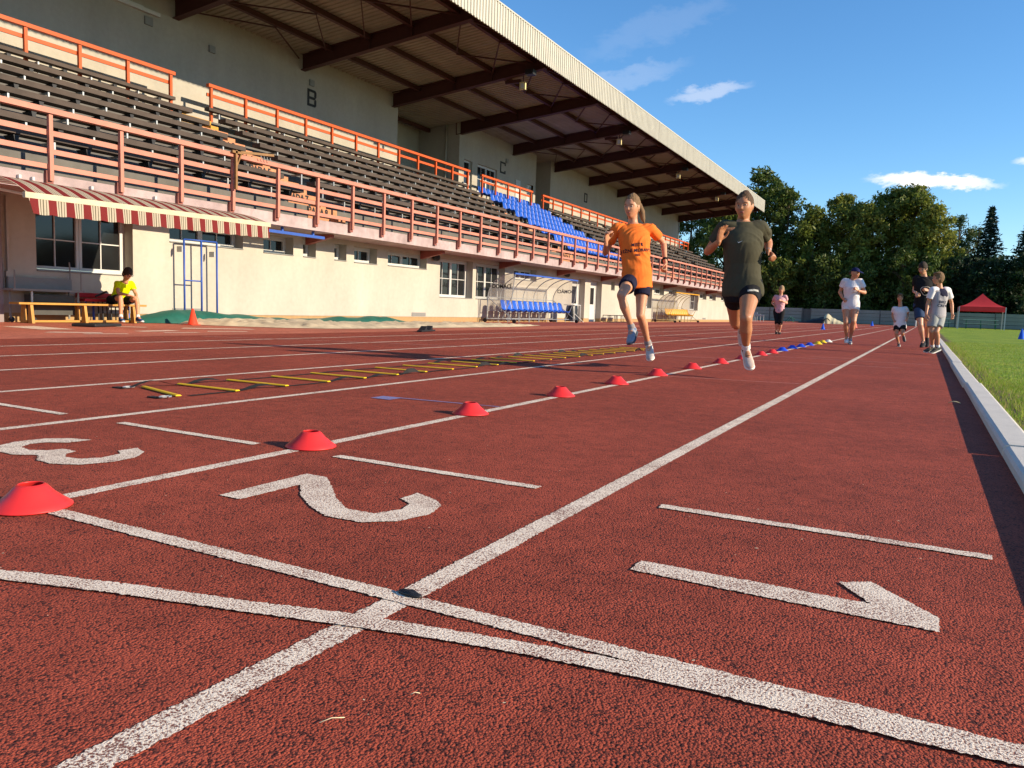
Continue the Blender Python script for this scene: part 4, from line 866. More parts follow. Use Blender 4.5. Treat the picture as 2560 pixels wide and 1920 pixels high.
sx = rng.uniform(-6, .3, n); sy = .6 + 11 * rng.random(n) ** 1.6; a = rng.uniform(0, 6.28, n); s = rng.uniform(.0012, .004, n); s[:40] *= 1.5
V = np.zeros((n, 4, 3)); 
for i, (c, d) in enumerate(((1, .3), (-.2, .5), (-1, -.2), (.3, -.5))): V[:, i] = np.stack([sx + s * (c * np.cos(a) - d * np.sin(a)), sy + s * (c * np.sin(a) + d * np.cos(a)), np.full(n, .005)], 1)
o = bpy.data.objects.new('crumbs', np_mesh('crumbs', V.reshape(-1, 3), 4, M_STRAW)); COL.objects.link(o); o['kind'] = 'stuff'
# stools and the bag stand by the doors
for i, y in enumerate((35.75, 36.65, 37.6)):
    t = thing('stool', 'black square stool frame by the wall past the white doors, %s from the doors' % ORD[i], 'stool', (-13.75, y, 0), 'black stools by the wall')
    MB().box(-14.0, -13.55, y, y + .72, .33, .36).build('seat', M_BLACK, t)
    for yy in (y, y + .69): MB().tube([(-13.57, yy, .34), (-13.57, yy, .02), (-13.98, yy, .02), (-13.98, yy, .34)], .018, 5).build('leg', M_BLACK, t)
    MB().bar((-13.57, y, .02), (-13.57, y + .69, .02), .03, .03).build('bar', M_BLACK, t)
t = thing('rubbish_bag_stand', 'black rubbish bag hung in a thin white stand beside the home shelter', 'bag stand', (-13.6, 31, 0))
m = MB(); vs = []; n = 16
for i in range(9):
    z = .06 + .68 * i / 8
    for k in range(n):
        a = 2 * math.pi * k / n; rr = (.30 - .09 * i / 8) * (1 + .12 * noise.noise((math.cos(a) * 2, math.sin(a) * 2, z * 4))); vs.append((-13.6 + rr * math.cos(a), 31.05 + rr * 1.3 * math.sin(a), z))
m.add(vs, [(i * n + k, i * n + (k + 1) % n, (i + 1) * n + (k + 1) % n, (i + 1) * n + k) for i in range(8) for k in range(n)]); m.build('bag', mat('bin_bag', (.015, .015, .016), .3, .2, 9), t, True)
m = MB()
for y in (30.75, 31.4): m.tube([(-13.35, y, .02), (-13.35, y, .76), (-13.85, y, .76)], .016, 6)
m.tube([(-13.35, 30.75, .76), (-13.35, 31.4, .76)], .016, 6).tube([(-13.2, 31.45, .03), (-13.35, 30.75, .4)], .014, 6); m.build('frame', M_WHITE, t)

# ------------------------------------------------------------------ far end: board fence, tent, benches, covered mats
FY = 105.0
M_BOARDF = mat('grey_fence_board', (.235, .245, .20), .85, .12, .6, var2=.15, scale2=.25); M_POSTF = mat('dark_fence_post', (.10, .10, .085), .8)
fme = MB().box(.03, 3.97, -.02, .02, 0, .40).mesh('board', M_BOARDF)
def fence(x0, n, label):
    t = thing('board_fence', label, 'fence', (x0, FY, 0), 'grey board fences behind the track')
    pmesh = MB().box(-.07, .07, -.05, .09, 0, 1.80).mesh('post', M_POSTF)
    for i in range(n):
        for j in range(4): inst('board', fme, t, (4 * i, random.uniform(-.012, .012), .06 + j * .43), scale=(1, 1, random.uniform(.97, 1.03)))
        inst('post', pmesh, t, (4 * i, .02, 0))
    inst('post', pmesh, t, (4 * n, .02, 0))
fence(-30.0, 4, 'grey board fence behind the stand end and the jogger in pink'); fence(-13.0, 6, 'grey board fence behind the joggers in the middle'); fence(11.2, 12, 'grey board fence behind the red tent')
t = thing('fence_gate_post', 'dark gap post with a climbing plant between two fences', 'post', (-13.5, FY, 0)); MB().box(-14.0, -13.05, FY + .1, FY + .2, 0, 1.7).build('panel', M_POSTF, t)
M_TENT = mat('red_tent_cloth', (.72, .05, .055), .7, .06, 2, trans=.25)
TX, TY, TWD = 4.75, 90.0, 3.9
t = thing('canopy_tent', 'red pop up canopy tent with white legs on the grass', 'tent', (TX, TY, 0))
x0, x1, y0, y1 = TX - TWD / 2, TX + TWD / 2, TY - 1.6, TY + 1.6
m = MB(); n = 10; vs = []
rings = []
for i in range(n + 1):
    s = i / n; z = 2.22 + 1.32 * (s ** 1.55); q = 1 - s; rings.append([(TX + (x0 - TX) * q, TY + (y0 - TY) * q, z), (TX + (x1 - TX) * q, TY + (y0 - TY) * q, z), (TX + (x1 - TX) * q, TY + (y1 - TY) * q, z), (TX + (x0 - TX) * q, TY + (y1 - TY) * q, z)])
vs = [p for r_ in rings for p in r_]; m.add(vs, [(i * 4 + k, i * 4 + (k + 1) % 4, (i + 1) * 4 + (k + 1) % 4, (i + 1) * 4 + k) for i in range(n) for k in range(4)]); m.build('roof', M_TENT, t)
m = MB()
for (a, b), (c, d) in (((x0, y0), (x1, y0)), ((x1, y0), (x1, y1)), ((x1, y1), (x0, y1)), ((x0, y1), (x0, y0))):
    k = 12; vs = []
    for i in range(k + 1):
        s = i / k; vs += [(a + (c - a) * s, b + (d - b) * s, 1.78 + .10 * (4 * s * (1 - s)) * 0), (a + (c - a) * s, b + (d - b) * s, 2.22)]
    m.add(vs, [(2 * i, 2 * i + 2, 2 * i + 3, 2 * i + 1) for i in range(k)])
m.build('valance', M_TENT, t)
for x in (x0, x1):
    for y in (y0, y1): MB().box(x - .045, x + .045, y - .045, y + .045, 0, 2.2).build('leg', M_WHITE, t)
for i, (x, y, w) in enumerate(((5.0, 94.0, 3.1), (1.2, 94.5, 2.2))):
    t = thing('picnic_bench', ('green picnic table with a bench under the red tent' if i == 0 else 'green picnic table behind the boy in grey'), 'picnic table', (x, y, 0), 'green picnic tables')
    MB().box(x - w / 2, x + w / 2, y - .35, y + .35, .92, 1.0).build('table_top', mat('pale_green_top', (.34, .5, .4), .6), t); MB().box(x - w / 2, x + w / 2, y - .95, y - .65, .52, .58).build('seat', MATS['pale_green_top'], t)
    for q in (-.42, 0, .42): MB().bar((x + q * w, y - .9, 0), (x + q * w, y - .9, .52), .09, .07).bar((x + q * w, y - .2, 0), (x + q * w, y - .2, .92), .09, .07).build('leg', M_GREENP, t)
t = thing('white_post', 'thin white post at the end of the track beside the man in black', 'post', (-1.0, 98.5, 0)); MB().tube([(-1.0, 98.5, 0), (-1.0, 98.5, .98)], .07, 8).build('shaft', M_WHITE, t)
# covered high jump mats
def heap(x0, x1, yc, fn, name, m, parent, w=1.6):
    mb = MB(); n, k = 46, 12; vs = []
    for i in range(n + 1):
        s = i / n; x = x0 + (x1 - x0) * s; h = fn(s)
        for j in range(k + 1):
            a = math.pi * j / k; nz = 1 + .16 * noise.noise((x * 1.6, j * .6, 3)); vs.append((x, yc - w * math.cos(a) * (.6 + .4 * min(1, h)), max(0, h * math.sin(a) ** .7 * nz)))
    mb.add(vs, [(i * (k + 1) + j, (i + 1) * (k + 1) + j, (i + 1) * (k + 1) + j + 1, i * (k + 1) + j + 1) for i in range(n) for j in range(k)]); return mb.build(name, m, parent, True)
t = thing('covered_mat', 'jumping mat under a beige and black tarpaulin by the far fence', 'mat', (-10.3, 88, 0))
heap(-9.85, -7.45, 90, lambda s: (.80 + .3 * math.sin(math.pi * min(1, s * 2.2))) * (1 - s ** 1.6) * (1 + .25 * noise.noise((s * 7, 1, 1))) * min(1, s * 9 + .12), 'beige_cover', mat('beige_cover', (.46, .42, .28), .7, .2, 1.2, .4, 3), t)
heap(-12.6, -9.3, 89.6, lambda s: .85 * s ** 1.1 * (1 + .2 * noise.noise((s * 6, 4, 1))) * min(1, (1 - s) * 8 + .2), 'black_cover', M_BLACK, t)
m = MB()
for q in range(5): m.tube([(-9.3 + .28 * math.cos(a), 88.35, .28 + .26 * math.sin(a)) for a in np.linspace(0, math.pi, 8)], .05, 5); break
m.build('roll', M_BLACK, t)
t = thing('tube_frame', 'green tubular frame lying beside the covered mat', 'frame', (-13.2, 89, 0)); MB().tube([(-13.6, 89, .05), (-13.1, 89, .6), (-12.7, 89, .05)], .05, 6).tube([(-13.3, 89, .05), (-12.9, 89, .55), (-12.6, 89, .3)], .05, 6).build('tube', M_GREENP, t)
t = thing('hurdle_stack', 'stack of pale steel hurdles beside the stand end', 'hurdles', (-16, 83, 0))
for i in range(5):
    x = -16.6 + .36 * i; MB().tube([(x - .3, 83 - .2 * i, .02), (x - .3, 83 - .2 * i, 1.15 - .12 * i), (x + .5, 83 - .2 * i, 1.15 - .12 * i), (x + .5, 83 - .2 * i, .02)], .035, 5).box(x - .3, x + .5, 82.98 - .2 * i, 83.02 - .2 * i, 1.02 - .12 * i, 1.12 - .12 * i).build('hurdle', M_GALV, t)
# ------------------------------------------------------------------ trees
def leaf_mat(name, a, tr=.4):
    m = bpy.data.materials.new(name); m.use_nodes = True; nt = m.node_tree; N = nt.nodes.new; L = nt.links.new; b = nt.nodes['Principled BSDF']; b.inputs['Roughness'].default_value = .55; b.inputs['Specular IOR Level'].default_value = .3
    g = N('ShaderNodeNewGeometry'); n = N('ShaderNodeTexNoise'); n.inputs['Scale'].default_value = .45; n.inputs['Detail'].default_value = 3; L(g.outputs['Position'], n.inputs[0])
    wn = N('ShaderNodeTexWhiteNoise'); wn.noise_dimensions = '1D'; L(g.outputs['Random Per Island'], wn.inputs['W'])
    hs = N('ShaderNodeHueSaturation'); hs.inputs['Color'].default_value = (*a, 1)
    mr = N('ShaderNodeMapRange'); mr.inputs['From Min'].default_value = .3; mr.inputs['From Max'].default_value = .7; mr.inputs['To Min'].default_value = .49; mr.inputs['To Max'].default_value = .53; L(n.outputs['Fac'], mr.inputs[0]); L(mr.outputs[0], hs.inputs['Hue'])
    m2 = N('ShaderNodeMapRange'); m2.inputs['To Min'].default_value = .6; m2.inputs['To Max'].default_value = 1.45; L(wn.outputs['Value'], m2.inputs[0]); L(m2.outputs[0], hs.inputs['Value'])
    L(hs.outputs[0], b.inputs['Base Color']); t = N('ShaderNodeBsdfTranslucent'); L(hs.outputs[0], t.inputs[0]); mx = N('ShaderNodeMixShader'); mx.inputs[0].default_value = tr; L(b.outputs[0], mx.inputs[1]); L(t.outputs[0], mx.inputs[2]); L(mx.outputs[0], nt.nodes['Material Output'].inputs[0])
    MATS[name] = m; return m
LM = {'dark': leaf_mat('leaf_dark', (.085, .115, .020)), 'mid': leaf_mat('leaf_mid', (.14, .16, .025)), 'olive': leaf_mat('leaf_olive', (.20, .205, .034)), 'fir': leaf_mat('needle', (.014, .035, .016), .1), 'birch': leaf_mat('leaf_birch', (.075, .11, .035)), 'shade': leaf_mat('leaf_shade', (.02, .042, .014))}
M_BARK = mat('bark', (.10, .075, .05), .95, .25, 3, .5, 8)
rng = np.random.default_rng(5)
def quads(c, size, rng, flat=0.0, aspect=.7):
    n = len(c); d = rng.normal(size=(n, 3)); d[:, 2] *= (1 - flat); d /= np.linalg.norm(d, axis=1)[:, None]; e = rng.normal(size=(n, 3)); e -= d * (d * e).sum(1)[:, None]; e /= np.linalg.norm(e, axis=1)[:, None]
    s = (size * rng.uniform(.6, 1.3, n))[:, None]; v = np.stack([c - d * s, c - e * s * aspect * .5 + d * s * .1, c + d * s, c + e * s * aspect * .5 + d * s * .1], 1); return v.reshape(-1, 3)
def crown_points(H, zb, rad, nclump, per, rng, top=.5, irr=.3, cr=1.0):
    k = nclump * 3; u = rng.random(k); z = zb + (H - zb) * u
    tt = (z - zb) / (H - zb); prof = np.clip(np.where(tt < top, .62 + .38 * np.sin(tt / top * math.pi / 2), np.sqrt(np.clip(1 - ((tt - top) / (1 - top)) ** 2.0, 0, 1))), .10, 1)
    ang = rng.uniform(0, 6.283, k); lobe = 1 + irr * np.sin(ang * 3 + z * .55 + rng.uniform(0, 6)) * np.sin(z * .8 + rng.uniform(0, 6)) + irr * .7 * np.sin(ang * 5 - z * 1.1)
    r = rad * prof * lobe * rng.random(k) ** .38
    c = np.stack([r * np.cos(ang), r * np.sin(ang), z], 1)[:nclump]
    sc = rng.uniform(.55, 1.25, nclump) * cr
    off = rng.normal(size=(nclump, per, 3)); off /= np.linalg.norm(off, axis=2)[:, :, None]; off *= rng.random((nclump, per, 1)) ** .45; off[:, :, 2] *= .95
    return (c[:, None, :] + off * sc[:, None, None]).reshape(-1, 3), c
def make_tree(name, label, cat, x, y, H, rad, kind, zb=1.2, nclump=150, per=62, leaf=.30, top=.5, irr=.3, cr=1.0, group='trees behind the fence'):
    t = thing(name, label, cat, (x, y, 0), group); rs = np.random.default_rng(int(abs(x * 13 + y * 7)) + 1)
    pts, cl = crown_points(H, zb, rad, nclump, per, rs, top, irr, cr)
    me = np_mesh('crown', quads(pts, leaf, rs), 4, LM[kind]); o = bpy.data.objects.new('crown', me); COL.objects.link(o); o.parent = t
    tk = MB(); tk.tube([(0, 0, -.1), (.1, .05, H * .25), (-.1, .1, H * .55), (.05, 0, H * .85)], [.02 * H, .016 * H, .010 * H, .003 * H], 10)
    for i in range(0, len(cl), max(1, len(cl) // 22)):
        p = Vector(cl[i]); z0 = max(H * .15, p.z - Vector((p.x, p.y)).length * .75); tk.tube([(0, 0, min(z0, H * .8)), (p.x * .5, p.y * .5, (z0 + p.z) / 2 + .3), tuple(p)], [.006 * H, .004 * H, .0015 * H], 6)
    tk.build('trunk', M_BARK, t, True, local=True); return t
def make_fir(name, label, x, y, H, rad, kind='fir', zb=.6, group='dark firs behind the fence'):
    t = thing(name, label, 'fir tree', (x, y, 0), group); rs = np.random.default_rng(int(abs(x * 17 + y * 5)) + 3); C = []
    z = zb
    while z < H - .2:
        q = 1 - (z - zb) / (H - zb); L0 = rad * (q ** .85) + .12; nb = int(7 + 7 * q); a0 = rs.uniform(0, 6)
        for b in range(nb):
            a = a0 + 6.283 * b / nb + rs.uniform(-.25, .25); L = L0 * rs.uniform(.65, 1.15); n = int(7 + 26 * L / rad * 1.2); s = rs.random(n) ** .7
            w = rs.normal(0, .16, n) * L * (1 - s * .6) + 0; px = np.cos(a) * L * s - np.sin(a) * w; py = np.sin(a) * L * s + np.cos(a) * w; pz = z - .30 * L * s ** 1.4 + .10 * L * s ** 4 - np.abs(rs.normal(0, .18, n)) ; C.append(np.stack([px, py, pz], 1))
        z += .34 + .32 * q
    c = np.concatenate(C); me = np_mesh('crown', quads(c, .34, rs, .55, .45), 4, LM[kind]); o = bpy.data.objects.new('crown', me); COL.objects.link(o); o.parent = t
    MB().tube([(0, 0, -.1), (0, 0, H * .5), (0, 0, H)], [.016 * H, .009 * H, .001 * H], 9).build('trunk', M_BARK, t, True, local=True); return t
def at_px(px, py, Y):           # foot and height of a far tree standing in the vertical plane Y
    p = at(px, py, Y); return p.x, p.z
TREES = [(1735, 470, 116, 4.6, 'dark', 'dark broad tree showing under the roof end of the stand', 160, .5), (1820, 520, 112, 3.8, 'mid', 'mid green tree between the stand end and the runner in olive', 130, .5),
    (1905, 428, 118, 4.8, 'dark', 'tallest dark green tree just past the white roof corner', 190, .5), (1975, 478, 115, 3.6, 'dark', 'dark tree on the shoulder of the tallest tree', 130, .45),
    (2040, 530, 113, 3.4, 'mid', 'shorter mid green tree between the tallest one and the olive tree', 120, .45), (2112, 492, 117, 3.9, 'olive', 'yellowish olive tree with sunlit drooping boughs', 150, .55),
    (2172, 520, 114, 2.9, 'olive', 'narrow olive tree above the jogger in the cap', 110, .5), (2232, 478, 117, 3.9, 'mid', 'tall bushy tree above the little running boy', 160, .55),
    (2292, 474, 116, 3.5, 'mid', 'tall full tree above the man in black', 150, .55), (2342, 520, 113, 3.0, 'olive', 'olive tree with a rounded head beside the gap of sky', 120, .5)]
for px, py, Y, rad, kd, lb, nc, top in TREES:
    x, H = at_px(px, py, Y); make_tree('broadleaf_tree', lb, 'tree', x, Y, H, rad, kd, .8, int(nc * 1.5), 70, .30, top, .26)
x, H = at_px(2402, 545, 118); make_tree('birch_tree', 'slim airy birch at the gap of sky', 'birch', x, 118, H, 1.9, 'birch', 3, 62, 40, .22, .55, .45, .8, 'airy birches')
x, H = at_px(2448, 572, 121); make_tree('birch_tree', 'airy birch half hidden by the tall fir', 'birch', x, 121, H, 2.2, 'birch', 3, 60, 40, .22, .55, .45, .8, 'airy birches')
for px, py, Y, rad, lb in ((2482, 512, 117, 4.0, 'tall dark fir with tiered branches above the red tent'), (2572, 552, 115, 4.2, 'dark fir cut by the edge of the picture'), (2418, 640, 112, 2.6, 'low dark fir between the birches and the tent'), (2532, 650, 111, 3.0, 'low dark fir behind the right of the tent')):
    x, H = at_px(px, py, Y); make_fir('fir_tree', lb, x, Y, H, rad)
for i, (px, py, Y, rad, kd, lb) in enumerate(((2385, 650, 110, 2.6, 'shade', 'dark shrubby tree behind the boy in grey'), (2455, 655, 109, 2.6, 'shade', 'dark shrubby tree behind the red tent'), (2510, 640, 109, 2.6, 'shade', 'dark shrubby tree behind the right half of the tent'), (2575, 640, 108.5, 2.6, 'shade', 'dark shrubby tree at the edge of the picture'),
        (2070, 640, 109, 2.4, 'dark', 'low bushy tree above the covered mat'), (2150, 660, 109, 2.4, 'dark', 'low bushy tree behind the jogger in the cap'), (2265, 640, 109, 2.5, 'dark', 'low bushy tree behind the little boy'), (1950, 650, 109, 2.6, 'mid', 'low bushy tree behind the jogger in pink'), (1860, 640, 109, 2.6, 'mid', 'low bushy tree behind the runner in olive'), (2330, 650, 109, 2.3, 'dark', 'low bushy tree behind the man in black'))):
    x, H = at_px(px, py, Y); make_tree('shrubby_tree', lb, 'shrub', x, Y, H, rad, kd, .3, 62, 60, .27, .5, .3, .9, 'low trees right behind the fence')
for px, py, Y, rad in ((2680, 520, 116, 4), (2780, 480, 118, 4.5), (2900, 500, 117, 4.5)):
    x, H = at_px(px, py, Y); make_tree('broadleaf_tree', 'broad tree beyond the edge of the picture, ' + {2680: 'nearest to the firs', 2780: 'second past the firs', 2900: 'last of the row'}[px], 'tree', x, Y, H, rad, 'dark', .8, 110, 50, .32)
# a dense wood behind that closes the gaps near the ground
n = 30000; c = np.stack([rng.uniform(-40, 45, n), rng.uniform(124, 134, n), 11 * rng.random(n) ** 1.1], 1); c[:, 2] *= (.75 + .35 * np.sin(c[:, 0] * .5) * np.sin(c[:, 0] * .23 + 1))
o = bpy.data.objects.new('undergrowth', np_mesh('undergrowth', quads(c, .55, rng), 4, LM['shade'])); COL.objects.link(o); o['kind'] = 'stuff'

# the belt of trees on the far side of the field, seen only in the window panes
n = 26000; c = np.stack([rng.uniform(100, 112, n), rng.uniform(-70, 100, n), 13 * rng.random(n) ** .9], 1); c[:, 2] *= (.75 + .3 * np.sin(c[:, 1] * .3) * np.sin(c[:, 1] * .17 + 1))
o = bpy.data.objects.new('wood', np_mesh('wood', quads(c, 1.1, rng), 4, LM['dark'])); COL.objects.link(o); o['kind'] = 'stuff'
# ------------------------------------------------------------------ people
def skin_mat(name, c):
    m = mat(name, c, .48, .07, 18, .04, 90, spec=.38, var2=.06, scale2=6)
    b = m.node_tree.nodes['Principled BSDF']; b.inputs['Subsurface Weight'].default_value = .12; b.inputs['Subsurface Radius'].default_value = (.012, .004, .002); b.inputs['Subsurface Scale'].default_value = 1.0
    return m
def cloth(name, c, rough=.85, var=.05): return mat(name, c, rough, var, 30, .12, 220, spec=.15, var2=.05, scale2=4)
class Loft:
    """closed tubes of elliptical rings; the union is made watertight by a voxel remesh"""
    def __init__(s): s.v = []; s.f = []
    def rings(s, rs, n=16, cap=True):
        # rs: list of (centre, side vector, front vector, a, b[, b_back])
        o = len(s.v)
        for r in rs:
            c, u, w, a, b = r[:5]; bb = r[5] if len(r) > 5 else b
            for k in range(n):
                t = 2 * math.pi * k / n; sn = math.sin(t); s.v.append(c + u * (a * math.cos(t)) + w * ((b if sn >= 0 else bb) * sn))
        m = len(rs)
        for i in range(m - 1):
            for k in range(n):
                k2 = (k + 1) % n; s.f.append((o + i * n + k, o + i * n + k2, o + (i + 1) * n + k2, o + (i + 1) * n + k))
        s.f.append(tuple(o + k for k in range(n - 1, -1, -1))); s.f.append(tuple(o + (m - 1) * n + k for k in range(n)))
    def limb(s, pts, rad, n=14, flat=None, flatv=None, round_ends=True):
        """polyline with radii; flat = list of ratios along flatv"""
        P = [Vector(p) for p in pts]; rs = []; prev = None
        N = len(P)
        T = []
        for i in range(N):
            a = (P[i] - P[i - 1]).normalized() if i else None; b = (P[i + 1] - P[i]).normalized() if i < N - 1 else None
            T.append((a or b) if (a is None or b is None) else ((a + b).normalized() if (a + b).length > 1e-4 else a))
        def fr(t):
            nonlocal prev
            if flatv is not None: w = flatv - t * flatv.dot(t)
            elif prev is not None: w = prev - t * prev.dot(t)
            else:
                w = t.cross(Vector((0, 0, 1)));
                if w.length < .05: w = t.cross(Vector((1, 0, 0)))
            w.normalize(); prev = w; return w.cross(t), w
        fl = flat or [1] * N
        for i in range(N):
            u, w = fr(T[i]); r = rad[i]
            if i == 0 and round_ends:
                for q, e in ((.95, .35), (.6, .8)): rs.insert(0, (P[0] - T[0] * r * q, u, w, r * e, r * e * fl[0])) if False else None
                rs.append((P[0] - T[0] * r * .85, u, w, r * .45, r * .45 * fl[0])); rs.append((P[0] - T[0] * r * .5, u, w, r * .84, r * .84 * fl[0]))
            rs.append((P[i], u, w, r, r * fl[i]))
            if i == N - 1 and round_ends: rs.append((P[i] + T[i] * r * .5, u, w, r * .84, r * .84 * fl[i])); rs.append((P[i] + T[i] * r * .85, u, w, r * .45, r * .45 * fl[i]))
        s.rings(rs, n)
    def ball(s, c, r, frame=None, n=14, m=8):
        c = Vector(c); r = r if isinstance(r, (tuple, list)) else (r, r, r); U, V, W = frame or (Vector((1, 0, 0)), Vector((0, 1, 0)), Vector((0, 0, 1)))
        s.rings([(c - W * (r[2] * math.cos(math.pi * (i + .5) / (m + 1))), U, V, r[0] * math.sin(math.pi * (i + .5) / (m + 1)), r[1] * math.sin(math.pi * (i + .5) / (m + 1))) for i in range(m + 1)], n)
    def out(s, name, m, parent, voxel=.008, smooth=2, fold=None):
        off = wloc(parent); me = bpy.data.meshes.new(name); me.from_pydata([tuple(v - off) for v in s.v], [], s.f); me.update()
        bm = bmesh.new(); bm.from_mesh(me); bmesh.ops.recalc_face_normals(bm, faces=bm.faces); bm.to_mesh(me); bm.free()
        o = bpy.data.objects.new(name, me); COL.objects.link(o)
        r = o.modifiers.new('r', 'REMESH'); r.mode = 'VOXEL'; r.voxel_size = voxel; r.use_smooth_shade = True
        if smooth: q = o.modifiers.new('s', 'SMOOTH'); q.factor = .5; q.iterations = smooth
        dg = bpy.context.evaluated_depsgraph_get(); me2 = bpy.data.meshes.new_from_object(o.evaluated_get(dg)); o.modifiers.clear(); o.data = me2; bpy.data.meshes.remove(me); me2.name = name
        me2.materials.clear(); me2.materials.append(m)
        if fold: fold(me2)
        me2.polygons.foreach_set('use_smooth', [True] * len(me2.polygons)); o.parent = parent; return o
def orth(f, u):
    f = Vector(f).normalized(); u = Vector(u); u = (u - f * u.dot(f)).normalized(); return f, u, u.cross(f)     # forward, up, left
def head_surface(hc, f, u, l, s, grow=1.0, fem=True):
    """points of a head: returns rings bottom to top as lists"""
    nt, nphi = 46, 64; hh = .118 * s; rings = []
    for i in range(nt + 1):
        th = math.pi * (i + .35) / (nt + .7); zc = -math.cos(th); ring = []
        for k in range(nphi):
            ph = 2 * math.pi * k / nphi; cf, sf = math.cos(ph), math.sin(ph)          # cf: front, sf: left
            r = math.sin(th); x = .093 * s * r * cf; y = .074 * s * r * sf; z = hh * zc
            zn = zc
            if zn < 0: y *= 1 - .26 * (-zn) ** 1.6 * (1.0 if fem else .75)
            if zn < -.1 and cf < 0: x *= 1 - .55 * min(1, (-zn - .1) / .7)
            if zn < -.35 and cf > 0: x += .016 * s * math.exp(-((zn + .82) / .22) ** 2) * cf ** 3     # chin
            if cf > 0:
                lat = y / s; g = lambda ly, lz, wy, wz: math.exp(-((lat - ly) / wy) ** 2 - ((zn - lz) / wz) ** 2)
                if x > 0: x = min(x, .086 * s) if zn < .35 else x
                nose = max(0, 1 - abs(lat) / (.010 + .007 * max(0, -(zn - .02)) * 4)) * max(0, min(1, (.16 - zn) / .38)) * (1 if zn > -.27 else max(0, 1 - (-.27 - zn) / .07))
                x += .024 * s * nose
                for sd in (-1, 1):
                    x -= .0085 * s * g(sd * .031, .03, .019, .11); x += .004 * s * g(sd * .03, .20, .028, .07); x += .003 * s * g(sd * .042, -.22, .02, .16)
                x += .0055 * s * g(0, -.46, .022, .055); x += .005 * s * g(0, -.575, .020, .05); x -= .003 * s * g(0, -.52, .024, .02); x -= .004 * s * g(0, -.69, .03, .05)
            ring.append(hc + (f * x + l * y + u * z) * grow)
        rings.append(ring)
    return rings
def add_grid(L, rings):
    o = len(L.v); n = len(rings[0])
    for r in rings: L.v += r
    for i in range(len(rings) - 1):
        for k in range(n):
            k2 = (k + 1) % n; L.f.append((o + i * n + k, o + i * n + k2, o + (i + 1) * n + k2, o + (i + 1) * n + k))
    L.f.append(tuple(o + k for k in range(n - 1, -1, -1))); L.f.append(tuple(o + (len(rings) - 1) * n + k for k in range(n)))
def hand(L, w, d, palm, s, curl, thumb_side, spread=.10):
    """w wrist, d direction of the hand, palm = palm normal, curl in radians per joint"""
    d = Vector(d).normalized(); p = Vector(palm); p = (p - d * p.dot(d)).normalized(); sd = d.cross(p) * thumb_side     # towards the thumb
    k = s
    L.limb([w - d * .02 * k, w + d * .012 * k, w + d * .05 * k, w + d * .088 * k], [.023 * k, .026 * k, .036 * k, .037 * k], 12, [.75, .62, .40, .36], p)
    for i, (ofs, ln) in enumerate(((.028, .070), (.0095, .078), (-.0095, .073), (-.027, .058))):
        b = w + d * .088 * k + sd * ofs * k; a = (i - 1.5) * -spread * .8
        dr = (d * math.cos(a) + sd * math.sin(a)).normalized(); pts = [b - dr * .012 * k, b]; ang = 0
        for q, c in ((.42, .8), (.32, 1.1), (.26, .9)):
            ang += curl * c * (1 + .08 * i); pts.append(pts[-1] + (dr * math.cos(ang) + p * math.sin(ang)) * ln * q * k)
        L.limb(pts, [.0092 * k, .0090 * k, .0082 * k, .0076 * k, .0064 * k], 8)
    tb = w + d * .028 * k + sd * .026 * k; t1 = tb + (d * .6 + sd * .62 + p * .3).normalized() * .036 * k; t2 = t1 + (d * .8 + sd * (.25 - .3 * curl) + p * (.2 + .5 * curl)).normalized() * .030 * k; t3 = t2 + (d * .85 - sd * .25 * curl + p * (.2 + .5 * curl)).normalized() * .024 * k
    L.limb([tb - sd * .012 * k, tb, t1, t2, t3], [.014 * k, .0145 * k, .0115 * k, .0098 * k, .0075 * k], 8)
def shoe(ank, toe, upv, s, parent, m_up, m_sole, m_acc=None, name='shoe'):
    """ankle joint, toe point on the sole; upv about along the shank"""
    ank, toe, upv = Vector(ank), Vector(toe), Vector(upv).normalized(); k = s
    f = toe - ank; f = (f + upv * .075 * k); f = f.normalized() if f.length > .02 else Vector((0, -1, 0)); u = (upv - f * upv.dot(f)).normalized(); l = u.cross(f); heel = ank - u * .080 * k - f * .055 * k; LEN = .265 * k
    prof = ((0, .026, .060, .052), (.06, .033, .082, .070), (.2, .036, .100, .075), (.34, .036, .092, .064), (.5, .040, .066, .05), (.68, .045, .050, .04), (.84, .043, .040, .034), (.95, .031, .033, .028), (1.0, .014, .022, .02))
    up = Loft(); rs = []
    for t, a, h, _ in prof:
        b = .016 * k + (.010 * k if t > .85 else 0); c = heel + f * (LEN * t) + u * (b + (h * k - .016 * k) / 2 + .004 * k); rs.append((c, l, u, a * k, (h * k - .004 * k) / 2 + .004 * k))
    up.rings(rs, 16); up.limb([ank - u * .03 * k, ank - u * .002 * k + f * .002], [.037 * k, .036 * k], 14)
    o = up.out(name, m_up, parent, .0055 * max(.8, k), 1)
    so = Loft(); rs = []
    for t, a, h, _ in prof:
        lift = .022 * k * max(0, (t - .75) / .25) ** 1.5 + .006 * k * max(0, (.12 - t) / .12); rs.append((heel + f * (LEN * (t * 1.03 - .012)) + u * (.006 * k + lift), l, u, (a + .004) * k, .0145 * k))
    so.rings(rs, 16); q = so.out('sole', m_sole, parent, .0055 * max(.8, k), 1); q.parent = o; q.location = (0, 0, 0)
    if m_acc:
        a = Loft(); a.limb([ank + u * .004 * k, ank - u * .012 * k], [.041 * k, .040 * k], 12); 
        for t in (.36, .42, .48, .54): a.limb([heel + f * LEN * t + u * .083 * k * (1.26 - .62 * t) - l * .022 * k, heel + f * LEN * t + u * .090 * k * (1.26 - .62 * t), heel + f * LEN * t + u * .083 * k * (1.26 - .62 * t) + l * .022 * k], [.004 * k] * 3, 6)
        q = a.out('laces', m_acc, parent, .005, 0); q.parent = o; q.location = (0, 0, 0)
    return o
